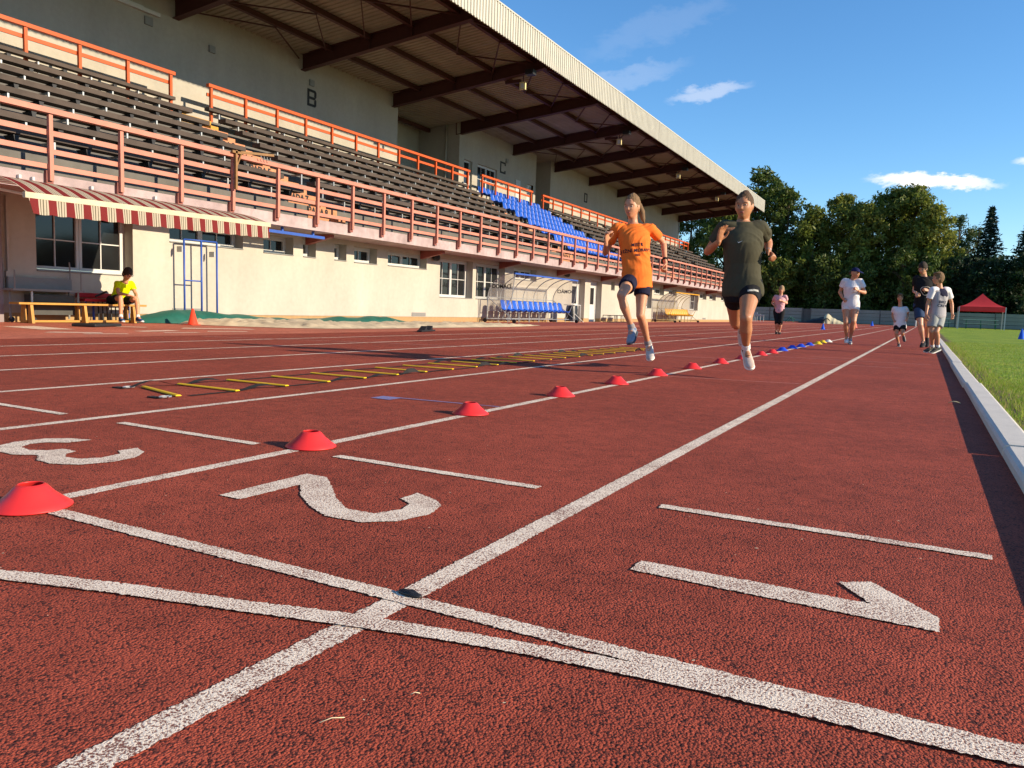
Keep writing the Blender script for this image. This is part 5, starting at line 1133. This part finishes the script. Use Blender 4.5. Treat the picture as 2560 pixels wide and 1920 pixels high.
def fold_fn(amp, freq, seed, diag=0.0):
    def fn(me):
        n = len(me.vertices); co = np.empty(n * 3); me.vertices.foreach_get('co', co); co = co.reshape(-1, 3); no = np.empty(n * 3); me.vertices.foreach_get('normal', no); no = no.reshape(-1, 3)
        d = np.empty(n)
        for i in range(n):
            x, y, z = co[i]; w = noise.noise((x * 2.3, y * 2.3, z * 2.0 + seed)); an = .75 + .55 * w + diag * .4; c_, s_ = math.cos(an), math.sin(an); al = z * c_ + x * s_; ac = x * c_ - z * s_; a = noise.noise((ac * freq * .8, al * freq * .2, y * freq * .5 + seed)); b_ = noise.noise((ac * freq * 2.6, al * freq * .5, y * freq * 1.1 + seed + 9)); mk = .45 + 1.1 * max(0, noise.noise((x * 4.5, y * 4.5, z * 4.5 + seed + 3)) + .25); d[i] = ((1 - abs(a) * 2.6) * .75 + b_ * .30) * amp * mk
        d = np.clip(d, -amp, amp); me.vertices.foreach_set('co', (co + no * d[:, None]).ravel()); me.update()
    return fn
def person(name, label, J, s=1.0, skin=None, shirt=None, shorts=None, hair=None, shoes=None, bulk=1.0, fem=True, hfwd=(0, -1, 0), hup=(0, 0, 1), curl=(1.0, 1.0), palmL=None, palmR=None, hair_style='short', shirt_len=.16, shirt_w=1.12, sleeve=.5,
           short_len=.5, short_w=1.18, sock=None, vox=.008, legging=None, fold=.009, toeup=None, chest=1.0, shirt_drop=0, hipw=1.0, face=True, beard=False):
    V = {k: Vector(v) for k, v in J.items()}
    pel = (V['hL'] + V['hR']) / 2; shm = (V['sL'] + V['sR']) / 2; gz = 0
    t = thing(name, label, 'person', (pel.x, pel.y, 0), 'people on the track'); b = bulk
    upv = (shm - pel).normalized(); hs = (V['hL'] - V['hR']); hs = (hs - upv * hs.dot(upv)).normalized(); ss = (V['sL'] - V['sR']); ss = (ss - upv * ss.dot(upv)).normalized()
    def fr(q):
        sd = hs.lerp(ss, max(0, min(1, q))).normalized(); return sd, sd.cross(upv).normalized()
    F = fr(.5)[1]
    body = Loft(); H = (shm - pel).length
    sw = (V['sL'] - V['sR']).length / 2
    TOR = ((-.20, .118 * hipw, .09, .10), (-.08, .158 * hipw, .105, .122), (.06, .160 * hipw, .108, .118), (.22, .146, .098, .100), (.40, .128, .092, .088), (.58, .138, .102 * chest, .092), (.74, .150, .116 * chest, .098), (.88, .150, .104, .095), (.97, .128, .078, .082), (1.04, .085, .058, .07), (1.10, .055, .05, .058))
    body.rings([(pel + (shm - pel) * q + upv * .0, fr(q)[0], fr(q)[1], a * s * b, c * s * b, d * s * b) for q, a, c, d in TOR], 22)
    nk = V['nk']; hd = V['hd']; f, u, l = orth(hfwd, hup)
    body.limb([nk - upv * .03 * s, nk.lerp(hd, .3) - f * .004 * s, hd - u * .055 * s - f * .018 * s], [.062 * s * b ** .5, .052 * s * b ** .5, .050 * s], 16)
    for S in 'LR':
        body.limb([shm.lerp(V['s' + S], .35) - upv * .03 * s, V['s' + S] + upv * -.01 * s], [.07 * s * b, .054 * s * b], 14)
        A, E_, W = V['s' + S], V['e' + S], V['w' + S]
        body.limb([A, A.lerp(E_, .3), A.lerp(E_, .65), E_], [.050 * s * b, .045 * s * b, .038 * s * b, .035 * s * b], 14)
        body.limb([E_, E_.lerp(W, .25), E_.lerp(W, .6), W], [.035 * s * b, .037 * s * b, .030 * s * b, .0235 * s * b ** .5], 14)
        pm = palmL if S == 'L' else palmR
        if pm is None: pm = (pel + upv * .2 - W)
        hand(body, W, V['f' + S] - W, pm, s, curl[0 if S == 'L' else 1], 1 if S == 'L' else -1) if False else hand(body, W, V['f' + S] - W, pm, s, curl[0 if S == 'L' else 1], (-1 if S == 'L' else 1))
        h, k, a = V['h' + S], V['k' + S], V['a' + S]; td = (k - h).normalized(); sd_ = (a - k).normalized()
        bk = (td - sd_); bk = (bk - sd_ * bk.dot(sd_)); bk = (-F if bk.length < .12 else -bk.normalized() * -1)
        bk = (bk - sd_ * bk.dot(sd_)).normalized()
        if bk.dot(-F) < -.2 and td.dot(F) < .3: bk = -bk
        body.ball(h - F * .028 * s + upv * .0, (.088 * s * b, .092 * s * b, .10 * s * b), (fr(0)[0], fr(0)[1], upv))
        body.limb([h, h.lerp(k, .22), h.lerp(k, .5), h.lerp(k, .8), k], [.088 * s * b * hipw, .087 * s * b, .074 * s * b, .058 * s * b, .053 * s * b], 16)
        body.limb([k, k.lerp(a, .14) + bk * .006 * s, k.lerp(a, .32) + bk * .016 * s, k.lerp(a, .6) + bk * .008 * s, k.lerp(a, .85), a], [.053 * s * b, .050 * s * b, .0545 * s * b, .041 * s * b, .032 * s * b ** .7, .033 * s], 16)
        body.ball(k + (td - sd_).normalized() * .012 * s if (td - sd_).length > .2 else k + F * .012 * s, .043 * s * b)
        body.limb([a, a + (V['t' + S] - a) * .35], [.034 * s, .03 * s], 10)
    add_grid(body, head_surface(hd, f, u, l, s, 1.0, fem))
    for sg in (-1, 1): body.ball(hd + l * sg * .0735 * s - f * .006 * s - u * .004 * s, (.010 * s, .017 * s, .030 * s), (l, f, u), 10, 6)
    bo = body.out('body', skin, t, vox, 2)
    # face
    if face:
        for sg in (-1, 1):
            c = hd + l * sg * .031 * s + f * .0735 * s + u * .0035 * s; e = Loft(); e.ball(c, (.0135 * s, .009 * s, .0075 * s), (l, f, u), 10, 6); e.out('eye', mat('eye_white', (.45, .40, .36), .3), t, .0025, 0)
            c2 = c + f * .0055 * s; e = Loft(); e.ball(c2, (.0062 * s, .0055 * s, .0066 * s), (l, f, u), 8, 6); e.out('iris', mat('iris_brown', (.03, .018, .012), .2), t, .002, 0)
            e = Loft(); e.limb([hd + l * sg * .014 * s + f * .0835 * s + u * .021 * s, hd + l * sg * .032 * s + f * .0825 * s + u * .0265 * s, hd + l * sg * .049 * s + f * .071 * s + u * .021 * s], [.0034 * s, .0042 * s, .0025 * s], 6); e.out('eyebrow', mat('eyebrow', (.055, .032, .020), .8), t, .0025, 0)
        e = Loft(); e.limb([hd - l * .024 * s + f * .0715 * s - u * .0575 * s, hd - l * .010 * s + f * .0855 * s - u * .0595 * s, hd + l * .010 * s + f * .0855 * s - u * .0595 * s, hd + l * .024 * s + f * .0715 * s - u * .0575 * s], [.003 * s, .0062 * s, .0062 * s, .003 * s], 8); e.out('mouth', mat('lips', (.36, .10, .085), .45), t, .0028, 0)
    # hair
    hm = Loft()
    if hair_style != 'cap':
        c = hd - f * .016 * s + u * .020 * s; g = {'short': 1.03, 'tied': 1.0, 'bob': 1.06, 'crew': 1.045}[hair_style]
        hm.rings([(c - u * (.118 * s * g * math.cos(math.pi * (i + .5) / 15)) * 1.0, l, f, .0795 * s * g * math.sin(math.pi * (i + .5) / 15), .100 * s * g * math.sin(math.pi * (i + .5) / 15)) for i in range(4, 15)], 24)
        if hair_style in ('short', 'bob', 'crew'): hm.ball(hd - f * .035 * s - u * .02 * s, (.076 * s * g, .066 * s, .085 * s * (1.15 if hair_style == 'bob' else 1)), (l, f, u))
        if hair_style == 'short':
            for q in range(9): a = (q - 4) * .16; hm.limb([hd + u * .105 * s + l * a * .085 * s - f * .02 * s, hd + u * (.110) * s + l * a * .085 * s + f * .05 * s, hd + u * .092 * s + l * a * .08 * s + f * .080 * s], [.018 * s, .017 * s, .006 * s], 8)
        if hair_style == 'bob':
            for sg in (-1, 1): hm.limb([hd + l * sg * .068 * s + u * .05 * s, hd + l * sg * .080 * s - f * .005 * s - u * .03 * s, hd + l * sg * .066 * s - f * .01 * s - u * .09 * s], [.02 * s, .024 * s, .012 * s], 8)
        if hair_style == 'tied': hm.ball(hd - f * .05 * s, (.068 * s, .055 * s, .085 * s), (l, f, u))
    def hfold(me):
        n = len(me.vertices); co = np.empty(n * 3); me.vertices.foreach_get('co', co); co = co.reshape(-1, 3); no = np.empty(n * 3); me.vertices.foreach_get('normal', no); no = no.reshape(-1, 3)
        d = np.array([noise.noise((p[0] * 90, p[1] * 30, p[2] * 60)) for p in co]) * .004; me.vertices.foreach_set('co', (co + no * d[:, None]).ravel()); me.update()
    if hm.v: hm.out('hair', hair, t, .006, 1, hfold)
    # shirt
    sh = Loft(); e = shirt_w; lo = -shirt_len
    SH = [(lo - .02 - shirt_drop, .148 * hipw, .102, .116), (lo * .5, .154 * hipw, .110, .120), (.06, .150 * hipw, .110, .112), (.24, .140, .104, .102), (.42, .136, .102 * (chest * .3 + .7), .096), (.58, .148, .110 * chest, .098), (.74, .155, .120 * chest, .102), (.88, .154, .106, .10), (.965, .136, .084, .088), (1.03, .098, .066, .076), (1.07, .074, .058, .068)]
    sh.rings([(pel + (shm - pel) * q, fr(q)[0], fr(q)[1], a * s * b * e, c * s * b * e + .004, d * s * b * e + .004) for q, a, c, d in SH], 26)
    for S in 'LR':
        A, E_ = V['s' + S], V['e' + S]; end = A.lerp(E_, sleeve); sh.limb([shm.lerp(A, .3) - upv * .035 * s, shm.lerp(A, .72) - upv * .012 * s, A], [.076 * s * b, .070 * s * b, .064 * s * b], 16)
        sh.limb([A, A.lerp(E_, sleeve * .5), end], [.064 * s * b, .062 * s * b, .061 * s * b], 16, round_ends=False)
    so = sh.out('shirt', shirt, t, vox, 2, fold_fn(fold * s, 13 / s, sum(map(ord, label)) % 97 * 1.0, .4))
    # shorts / leggings
    st = Loft(); w = short_w
    st.rings([(pel + (shm - pel) * q, fr(q)[0], fr(q)[1], a * s * b * 1.06, c * s * b * 1.08, d * s * b * 1.08) for q, a, c, d in ((-.20, .125 * hipw, .09, .10), (-.08, .160 * hipw, .106, .122), (.06, .160 * hipw, .108, .118), (.16, .150 * hipw, .10, .105))], 22)
    for S in 'LR':
        h, k, a = V['h' + S], V['k' + S], V['a' + S]
        st.ball(h - F * .028 * s, (.092 * s * b, .097 * s * b, .104 * s * b), (fr(0)[0], fr(0)[1], upv))
        if legging:
            st.limb([h, h.lerp(k, .22), h.lerp(k, .5), h.lerp(k, .8), k, k.lerp(a, .18), k.lerp(a, legging)], [.092 * s * b * hipw, .092 * s * b, .079 * s * b, .063 * s * b, .058 * s * b, .056 * s * b, .054 * s * b], 16, round_ends=False)
        else: st.limb([h, h.lerp(k, short_len * .45), h.lerp(k, short_len)], [.092 * s * b * hipw, .089 * s * b * (w + 1) / 2, .080 * s * b * w], 18, round_ends=False)
    st.out('leggings' if legging else 'shorts', shorts, t, vox, 2, fold_fn(fold * .6 * s, 14 / s, 5.0, .2))
    for S in 'LR':
        k, a = V['k' + S], V['a' + S]; ms = shoes[S]
        if sock: q = Loft(); q.limb([a, a.lerp(k, .10), a.lerp(k, .16)], [.040 * s, .0385 * s, .037 * s * b], 12, round_ends=False); q.out('sock', sock[S] if isinstance(sock, dict) else sock, t, .006, 1)
        shoe(a, V['t' + S], (k - a), s * .98, t, *ms)
    t['_f'] = 0; del t['_f']
    return t, so, dict(f=f, u=u, l=l, hd=hd, upv=upv, F=F, side=fr(.7)[0], pel=pel, shm=shm, V=V, H=H)
def print_on(t, so, me, origin, right, up, fwd, m, name='lettering', lift=.0035):
    """lay flat lettering on the cloth: every vertex is dropped onto the shirt"""
    off = wloc(t); bvh = BVHTree.FromPolygons([v.co.copy() for v in so.data.vertices], [tuple(p.vertices) for p in so.data.polygons])
    bm = bmesh.new(); bm.from_mesh(me); bmesh.ops.triangulate(bm, faces=bm.faces)
    [bmesh.ops.subdivide_edges(bm, edges=[e for e in bm.edges if e.calc_length() > .012], cuts=1) for _ in range(4)]; bmesh.ops.triangulate(bm, faces=bm.faces)
    for v in bm.verts:
        p = origin + right * v.co.x + up * v.co.y - off; hit = bvh.ray_cast(p + fwd * .3, -fwd)
        v.co = (hit[0] + fwd * lift) if hit[0] is not None else p
    bm.to_mesh(me); bm.free(); me.materials.append(m); o = bpy.data.objects.new(name, me); COL.objects.link(o); o.parent = t; return o
SK_A = skin_mat('skin_fair', (.54, .255, .14)); SK_B = skin_mat('skin_tan', (.42, .185, .09)); SK_C = skin_mat('skin_pale', (.60, .31, .195))
def at_all(T, fn=at): return {k: fn(*v) for k, v in T.items()}
W_SOLE = mat('white_sole', (.72, .70, .64), .6); BK = cloth('black_cloth', (.012, .012, .014)); NAVY = cloth('navy_cloth', (.012, .013, .034)); WHT = cloth('white_cloth', (.74, .71, .72)); GREYC = cloth('grey_sock', (.28, .26, .26))
HB = mat('brown_hair', (.075, .042, .022), .8, .3, 60, .3, 150); HBL = mat('light_brown_hair', (.17, .10, .048), .8, .3, 60, .3, 150); HDK = mat('dark_hair', (.035, .023, .016), .8, .3, 60, .3, 150); HBD = mat('greying_blond_hair', (.30, .20, .11), .8, .3, 60, .3, 150)
# --- runner in orange
J = at_all(dict(hL=(1607, 694, 7.63), hR=(1578, 699, 7.55), sL=(1626, 571, 7.66), sR=(1543, 570, 7.52), nk=(1582, 561, 7.6), hd=(1580, 517, 7.55), eL=(1659, 607, 7.87), wL=(1663, 655, 7.74), fL=(1664, 679, 7.70), eR=(1513, 633, 7.60), wR=(1515, 606, 7.38), fR=(1518, 583, 7.35),
    kR=(1553, 738, 7.17), aR=(1580, 822, 7.32), tR=(1574, 866, 7.17), kL=(1601, 788, 7.53), aL=(1621, 861, 7.80), tL=(1627.5, 908, 7.68)))
shaded_shoe = (mat('shaded_knit', (.24, .27, .32), .8, .1, 40, .3, 200), mat('shaded_sole', (.06, .07, .09), .7), mat('shaded_lace', (.10, .16, .30), .8)); pale_shoe = (mat('pale_grey_knit', (.50, .45, .41), .8, .1, 40, .3, 200), W_SOLE, mat('pale_lace', (.6, .56, .55), .8))  # right shoe matches the left, with shade put into its colours
t, so, B = person('person', 'young woman sprinting in a bright orange shirt and navy shorts, hair in a ponytail', J, .97, SK_A, cloth('orange_shirt', (.78, .175, .028)), NAVY, HBL, {'L': pale_shoe, 'R': shaded_shoe}, .86, True, (-.10, -1, -.10), (0.02, -.05, 1), (.95, .6), None, Vector((.9, -.3, 0)), 'tied', .15, 1.22, .58, .48, 1.22, GREYC, .007, fold=.013, shirt_drop=.03)
f, u, l, hd = B['f'], B['u'], B['l'], B['hd']
q = Loft(); q.limb([hd - f * .085 + u * .045, hd - f * .125 + l * .02 + u * .02, hd - f * .13 + l * .05 - u * .05, hd - f * .11 + l * .075 - u * .12, hd - f * .10 + l * .095 - u * .16], [.018, .030, .032, .024, .006], 10); q.limb([hd - l * .055 - f * .03 - u * .06, hd - l * .062 - f * .035 - u * .12], [.012, .005], 8); q.ball(hd - f * .03 + u * .125, (.02, .03, .014)); q.out('ponytail', HBL, t, .006, 1)
for s_, sz, dz in (('MISTR', .043, .240), ('JIŽNÍ MORAVY', .043, .185), ('2022', .027, .140)):
    me = text_mesh(s_, sz, 0, bold=.0012, spacing=1.06); print_on(t, so, me, B['pel'] + B['upv'] * (dz + .085) - B['side'] * .005, B['side'], B['upv'], B['F'], NAVY)
wr = B['V']['wL']; dr = (wr - B['V']['eL']).normalized(); q = Loft(); q.limb([wr - dr * .045, wr - dr * .02], [.030, .030], 14, round_ends=False); q.out('wrist_watch', BK, t, .005, 1)
# --- runner in olive
J = at_all(dict(hL=(1876, 722, 7.2), hR=(1836, 728, 7.22), sL=(1902, 568, 7.25), sR=(1812, 567, 7.12), nk=(1857, 560, 7.2), hd=(1860.5, 516, 7.16), eL=(1921, 605, 7.47), wL=(1921, 629, 7.27), fL=(1941, 645, 7.19), eR=(1769, 629, 7.2), wR=(1797, 604, 7.0), fR=(1806, 568, 6.97),
    kL=(1865, 795, 6.86), aL=(1865, 872, 7.10), tL=(1879, 933, 7.0), kR=(1838, 803, 7.48), aR=(1852, 812, 7.88), tR=(1856, 846, 7.94)))
beige_shoe = (mat('beige_knit', (.55, .43, .36), .8, .1, 40, .3, 200), W_SOLE, BK)
t, so, B = person('person', 'woman sprinting in an olive shirt and black cycling shorts, hair tied in a bun', J, 1.0, SK_B, cloth('olive_shirt', (.062, .058, .036)), BK, HB, {'L': beige_shoe, 'R': beige_shoe}, 1.03, True, (-.06, -1, -.02), (-.04, 0, 1), (.75, .22), None, Vector((.75, -.6, 0)), 'tied', .08, 1.10, .62, .42, 1.04, {'L': cloth('white_sock', (.7, .68, .66)), 'R': BK}, .007, fold=.011, chest=1.14, hipw=1.06)
f, u, l, hd = B['f'], B['u'], B['l'], B['hd']
q = Loft(); q.ball(hd - f * .045 + u * .125, (.034, .034, .024), (l, f, u)); q.out('hair_bun', HB, t, .006, 1)
me = MB().add([(-.022, .006, 0), (-.010, -.008, 0), (.026, .012, 0), (-.010, -.001, 0)], [(0, 1, 2, 3)]).mesh('tick'); print_on(t, so, me, B['pel'] + B['upv'] * .42 - B['side'] * .015, B['side'], B['upv'], B['F'], W_SOLE, 'logo')
wr = B['V']['wL']; dr = (wr - B['V']['eL']).normalized(); q = Loft(); q.limb([wr - dr * .03, wr - dr * .018], [.0275, .0275], 14, round_ends=False); q.out('bracelet', M_GALV, t, .004, 0)
sh_o = [c for c in t.children if c.name.startswith('shorts')][0]; V = B['V']; kdir = (V['kL'] - V['hL']).normalized()
me = MB().box(-.048, .048, -.013, .013, 0, .0005).mesh('strip'); print_on(t, sh_o, me, V['hL'].lerp(V['kL'], .20) + Vector((.03, 0, .0)), (B['side'] * .95 - kdir * .2).normalized(), (-kdir - B['side'] * .2).normalized(), Vector((.15, -.9, .35)).normalized(), W_SOLE, 'logo_strip')
# --- jogger in white with a cap
J = at_all(dict(hL=(2137, 763, 18.9), hR=(2117.5, 763, 18.92), sL=(2151, 703, 18.9), sR=(2112, 703, 18.95), nk=(2133, 698, 18.9), hd=(2138.5, 683, 18.86), eL=(2162, 732, 18.95), wL=(2146, 727, 18.72), fL=(2137, 720, 18.66), eR=(2099.5, 730, 19.0), wR=(2107, 746, 18.85), fR=(2111, 752, 18.80),
    kR=(2115, 806, 18.72), aR=(2116.5, 843, 18.95), tR=(2115, 861, 18.72), kL=(2134, 803, 18.75), aL=(2126, 845, 19.05), tL=(2125, 861, 18.88)))
wshoe = (cloth('white_knit', (.70, .68, .66)), W_SOLE, None); wshoe_shaded = (cloth('shaded_white_knit', (.25, .25, .28)), W_SOLE, None)  # rear shoe: the white knit darkened to carry its shade
t, so, B = person('person', 'woman jogging in a white shirt, pale shorts and a navy cap, head turned aside', J, 1.02, SK_A, WHT, cloth('pale_pink_shorts', (.74, .67, .64)), HDK, {'L': wshoe_shaded, 'R': wshoe}, 1.07, True, (.8, -.6, -.12), (0, 0, 1), (.9, .9), None, None, 'cap', .10, 1.08, .55, .34, 1.18, None, .009, chest=1.15, hipw=1.05)
f, u, l, hd = B['f'], B['u'], B['l'], B['hd']; CAPM = cloth('navy_cap_cloth', (.012, .016, .07))
q = Loft(); q.rings([(hd + u * (.04 + .085 * math.sin(a)) - f * .008, l, f, .083 * math.cos(a) + .002, .101 * math.cos(a) + .002) for a in np.linspace(0, 1.5, 9)], 22); q.limb([hd + u * .05 + f * .06, hd + u * .045 + f * .12, hd + u * .03 + f * .17], [.07, .066, .05], 16, [.13, .12, .1], u); q.out('cap', CAPM, t, .006, 1)
q = Loft(); q.ball(hd - f * .06 + u * .005, (.06, .05, .06), (l, f, u)); q.limb([hd - f * .10 + u * .02, hd - f * .15 + u * .01, hd - f * .16 - u * .05], [.025, .03, .012], 8); q.out('hair', HDK, t, .007, 1)
# --- little boy
J = at_all(dict(hL=(2256, 812, 19.24), hR=(2244, 812, 19.24), sL=(2264, 771, 19.25), sR=(2236, 771, 19.25), nk=(2250.5, 766, 19.25), hd=(2250.5, 745, 19.22), eL=(2272, 787, 19.3), wL=(2269, 795, 19.14), fL=(2268, 801, 19.10), eR=(2231.5, 788, 19.3), wR=(2234, 799, 19.22), fR=(2236, 804, 19.18),
    kR=(2241, 834, 19.15), aR=(2246.5, 857, 19.26), tR=(2247.5, 867.5, 19.12), kL=(2256.5, 833, 19.12), aL=(2258, 838, 19.42), tL=(2261, 852, 19.47)))
kshoe = (cloth('dark_grey_knit', (.09, .09, .10)), W_SOLE, None)
person('person', 'little boy running in a white shirt and black shorts beside the lane line', J, .74, SK_A, WHT, BK, HBL, {'L': kshoe, 'R': kshoe}, .98, False, (.05, -1, -.08), (0, 0, 1), (1.0, 1.0), None, None, 'short', .22, 1.18, .55, .62, 1.3, None, .008)
# --- man in black
J = at_all(dict(hL=(2314, 768, 19.2), hR=(2297, 768, 19.2), sL=(2326, 698, 19.2), sR=(2291, 696, 19.15), nk=(2310, 690, 19.18), hd=(2307, 671.5, 19.08), eL=(2336, 730, 19.3), wL=(2321, 727, 19.0), fL=(2313, 724, 18.95), eR=(2285, 728, 19.25), wR=(2290, 732, 19.0), fR=(2292.5, 739, 18.93),
    kR=(2301, 812, 19.0), aR=(2308, 853, 19.15), tR=(2303, 870, 18.95), kL=(2319, 812, 19.2), aL=(2318, 843, 19.5), tL=(2317, 862, 19.48)))
bshoe = (cloth('black_knit', (.03, .03, .032)), mat('black_sole', (.05, .05, .05), .7), None)
t, so, B = person('person', 'man jogging in a black printed shirt and denim shorts, looking down at the boy', J, 1.06, SK_C, BK, cloth('denim', (.035, .060, .12)), HDK, {'L': bshoe, 'R': bshoe}, 1.0, False, (-.35, -.85, -.42), (-.1, -.3, 1), (1.0, 1.0), None, None, 'crew', .12, 1.10, .55, .66, 1.2, None, .009)
me = MB(); 
for i in range(18):
    a0, a1 = 2 * math.pi * i / 18, 2 * math.pi * (i + 1) / 18; r0, r1 = .085, .098; wv = lambda a: 1 + .12 * math.sin(3 * a); me.quad(*[(wv(a) * r * math.cos(a), wv(a) * r * math.sin(a), 0) for a, r in ((a0, r0), (a0, r1), (a1, r1), (a1, r0))])
for i in range(6): me.quad((-.03 + .01 * i, -.04 + .012 * i, 0), (-.015 + .01 * i, -.045 + .012 * i, 0), (.0 + .012 * i, -.01 + .008 * i, 0), (-.02 + .01 * i, .0 + .008 * i, 0))
print_on(t, so, me.mesh('emblem'), B['pel'] + B['upv'] * .36 + B['side'] * .04, B['side'], B['upv'], B['F'], cloth('print_grey', (.50, .44, .40)), 'shirt_print')
# --- boy in grey and white
J = at_all(dict(hL=(2353, 786, 15.25), hR=(2335, 786, 15.15), sL=(2369, 726, 15.33), sR=(2332, 725, 15.1), nk=(2349, 717, 15.22), hd=(2345, 696.5, 15.18), eL=(2379, 758, 15.42), wL=(2381, 786, 15.36), fL=(2381, 800, 15.3), eR=(2319, 760, 15.1), wR=(2315.5, 785, 15.0), fR=(2314, 798, 14.98),
    kL=(2341, 829, 15.08), aL=(2345, 868, 15.2), tL=(2325, 884.5, 15.1), kR=(2329, 829, 15.08), aR=(2331, 867, 15.3), tR=(2309, 881, 15.2)))
dshoe = (mat('dark_trainer', (.05, .05, .045), .8, .4, 60, .3, 200), W_SOLE, mat('green_lace', (.03, .07, .045), .8))
t, so, B = person('person', 'boy walking by the kerb in a grey and white raglan shirt and grey shorts', J, .86, SK_A, cloth('heather_grey_shirt', (.36, .34, .36)), cloth('grey_shorts', (.30, .31, .30)), HBL, {'L': dshoe, 'R': dshoe}, .95, False, (-.95, -.3, .0), (.05, 0, 1), (.5, .5), None, None, 'short', .13, 1.16, .62, .74, 1.28, cloth('white_sock2', (.7, .7, .7)), .008)
q = Loft(); V = B['V']; 
for S in 'LR':
    A, E_ = V['s' + S], V['e' + S]; q.limb([B['shm'].lerp(A, .62) + B['upv'] * .0, A], [.0615, .0580], 16); q.limb([A, A.lerp(E_, .62)], [.0580, .0560], 16, round_ends=False)
q.out('sleeves', WHT, t, .007, 2, fold_fn(.004, 15, 3.0, .3))
for s_, dz, dx in (('BIKE', .155, -.02), ('CREW', .095, .0)):
    me = text_mesh(s_, .066, 0, bold=.001, spacing=1.1); print_on(t, so, me, B['pel'] + B['upv'] * (dz + .05) + B['side'] * dx, B['side'], B['upv'], B['F'], NAVY)
so.data.materials.append(NAVY); of = wloc(t); c0 = B['shm'] - of
for pl_ in so.data.polygons:
    d = Vector(pl_.center) - c0; x = d.dot(B['side']); z = d.dot(B['upv'])
    if d.dot(B['F']) > 0 and -.115 + .9 * abs(abs(x) - .035) * .5 < z < .03 and abs(x) < .082 - max(0, z + .02) * .5: pl_.material_index = 1
# --- jogger in pink
J = at_all(dict(hL=(1955, 777, 26.2), hR=(1940.5, 777, 26.2), sL=(1964, 742, 26.2), sR=(1939, 742, 26.2), nk=(1952, 738, 26.2), hd=(1954, 724, 26.15), eL=(1966.5, 758, 26.3), wL=(1955, 752, 26.0), fL=(1949, 750, 25.95), eR=(1931, 757, 26.35), wR=(1935, 763, 26.15), fR=(1937, 767, 26.1),
    kL=(1952, 805, 26.05), aL=(1948.5, 829, 26.3), tL=(1949.3, 837, 26.12), kR=(1941.5, 804, 26.08), aR=(1941, 827, 26.25), tR=(1941.5, 835.5, 26.05)))
person('person', 'woman jogging in a pink shirt and black three quarter leggings far down the track', J, .98, SK_C, cloth('pink_shirt', (.66, .36, .38)), BK, HBD, {'L': bshoe, 'R': bshoe}, 1.06, True, (0, -1, -.05), (0, 0, 1), (1.0, 1.0), None, None, 'bob', .14, 1.06, .55, .5, 1.0, None, .010, legging=.25, chest=1.15, face=False)
# --- youth on the bench
J = at_all(dict(hR=(279, 751, -13.98), hL=(306, 752, -13.95), sR=(293, 709, -13.80), sL=(328, 709, -13.76), nk=(314, 704, -13.74), hd=(318.5, 685.5, -13.64), eR=(296, 733, -13.66), wR=(322, 738, -13.46), fR=(334, 741, -13.42), eL=(340, 736, -13.62), wL=(341, 741, -13.44), fL=(334, 745, -13.36),
    kR=(301, 744, -13.52), aR=(302, 794, -13.46), tR=(309, 806, -13.26), kL=(341, 748, -13.52), aL=(345, 794, -13.45), tL=(359, 806, -13.22)), atX)
nshoe = (cloth('blue_trainer', (.025, .065, .16)), W_SOLE, None)
t, so, B = person('person', 'youth in a neon yellow shirt sitting bent forward on the pine bench', J, 1.0, SK_A, cloth('neon_yellow_shirt', (.66, .78, .0)), BK, HDK, {'L': nshoe, 'R': nshoe}, .9, False, (.75, -.15, -.62), (.55, 0, .8), (.7, .7), Vector((0, .2, -1)), Vector((0, .2, -1)), 'crew', .10, 1.14, .55, .7, 1.15, cloth('pale_sock', (.6, .58, .55)), .009)
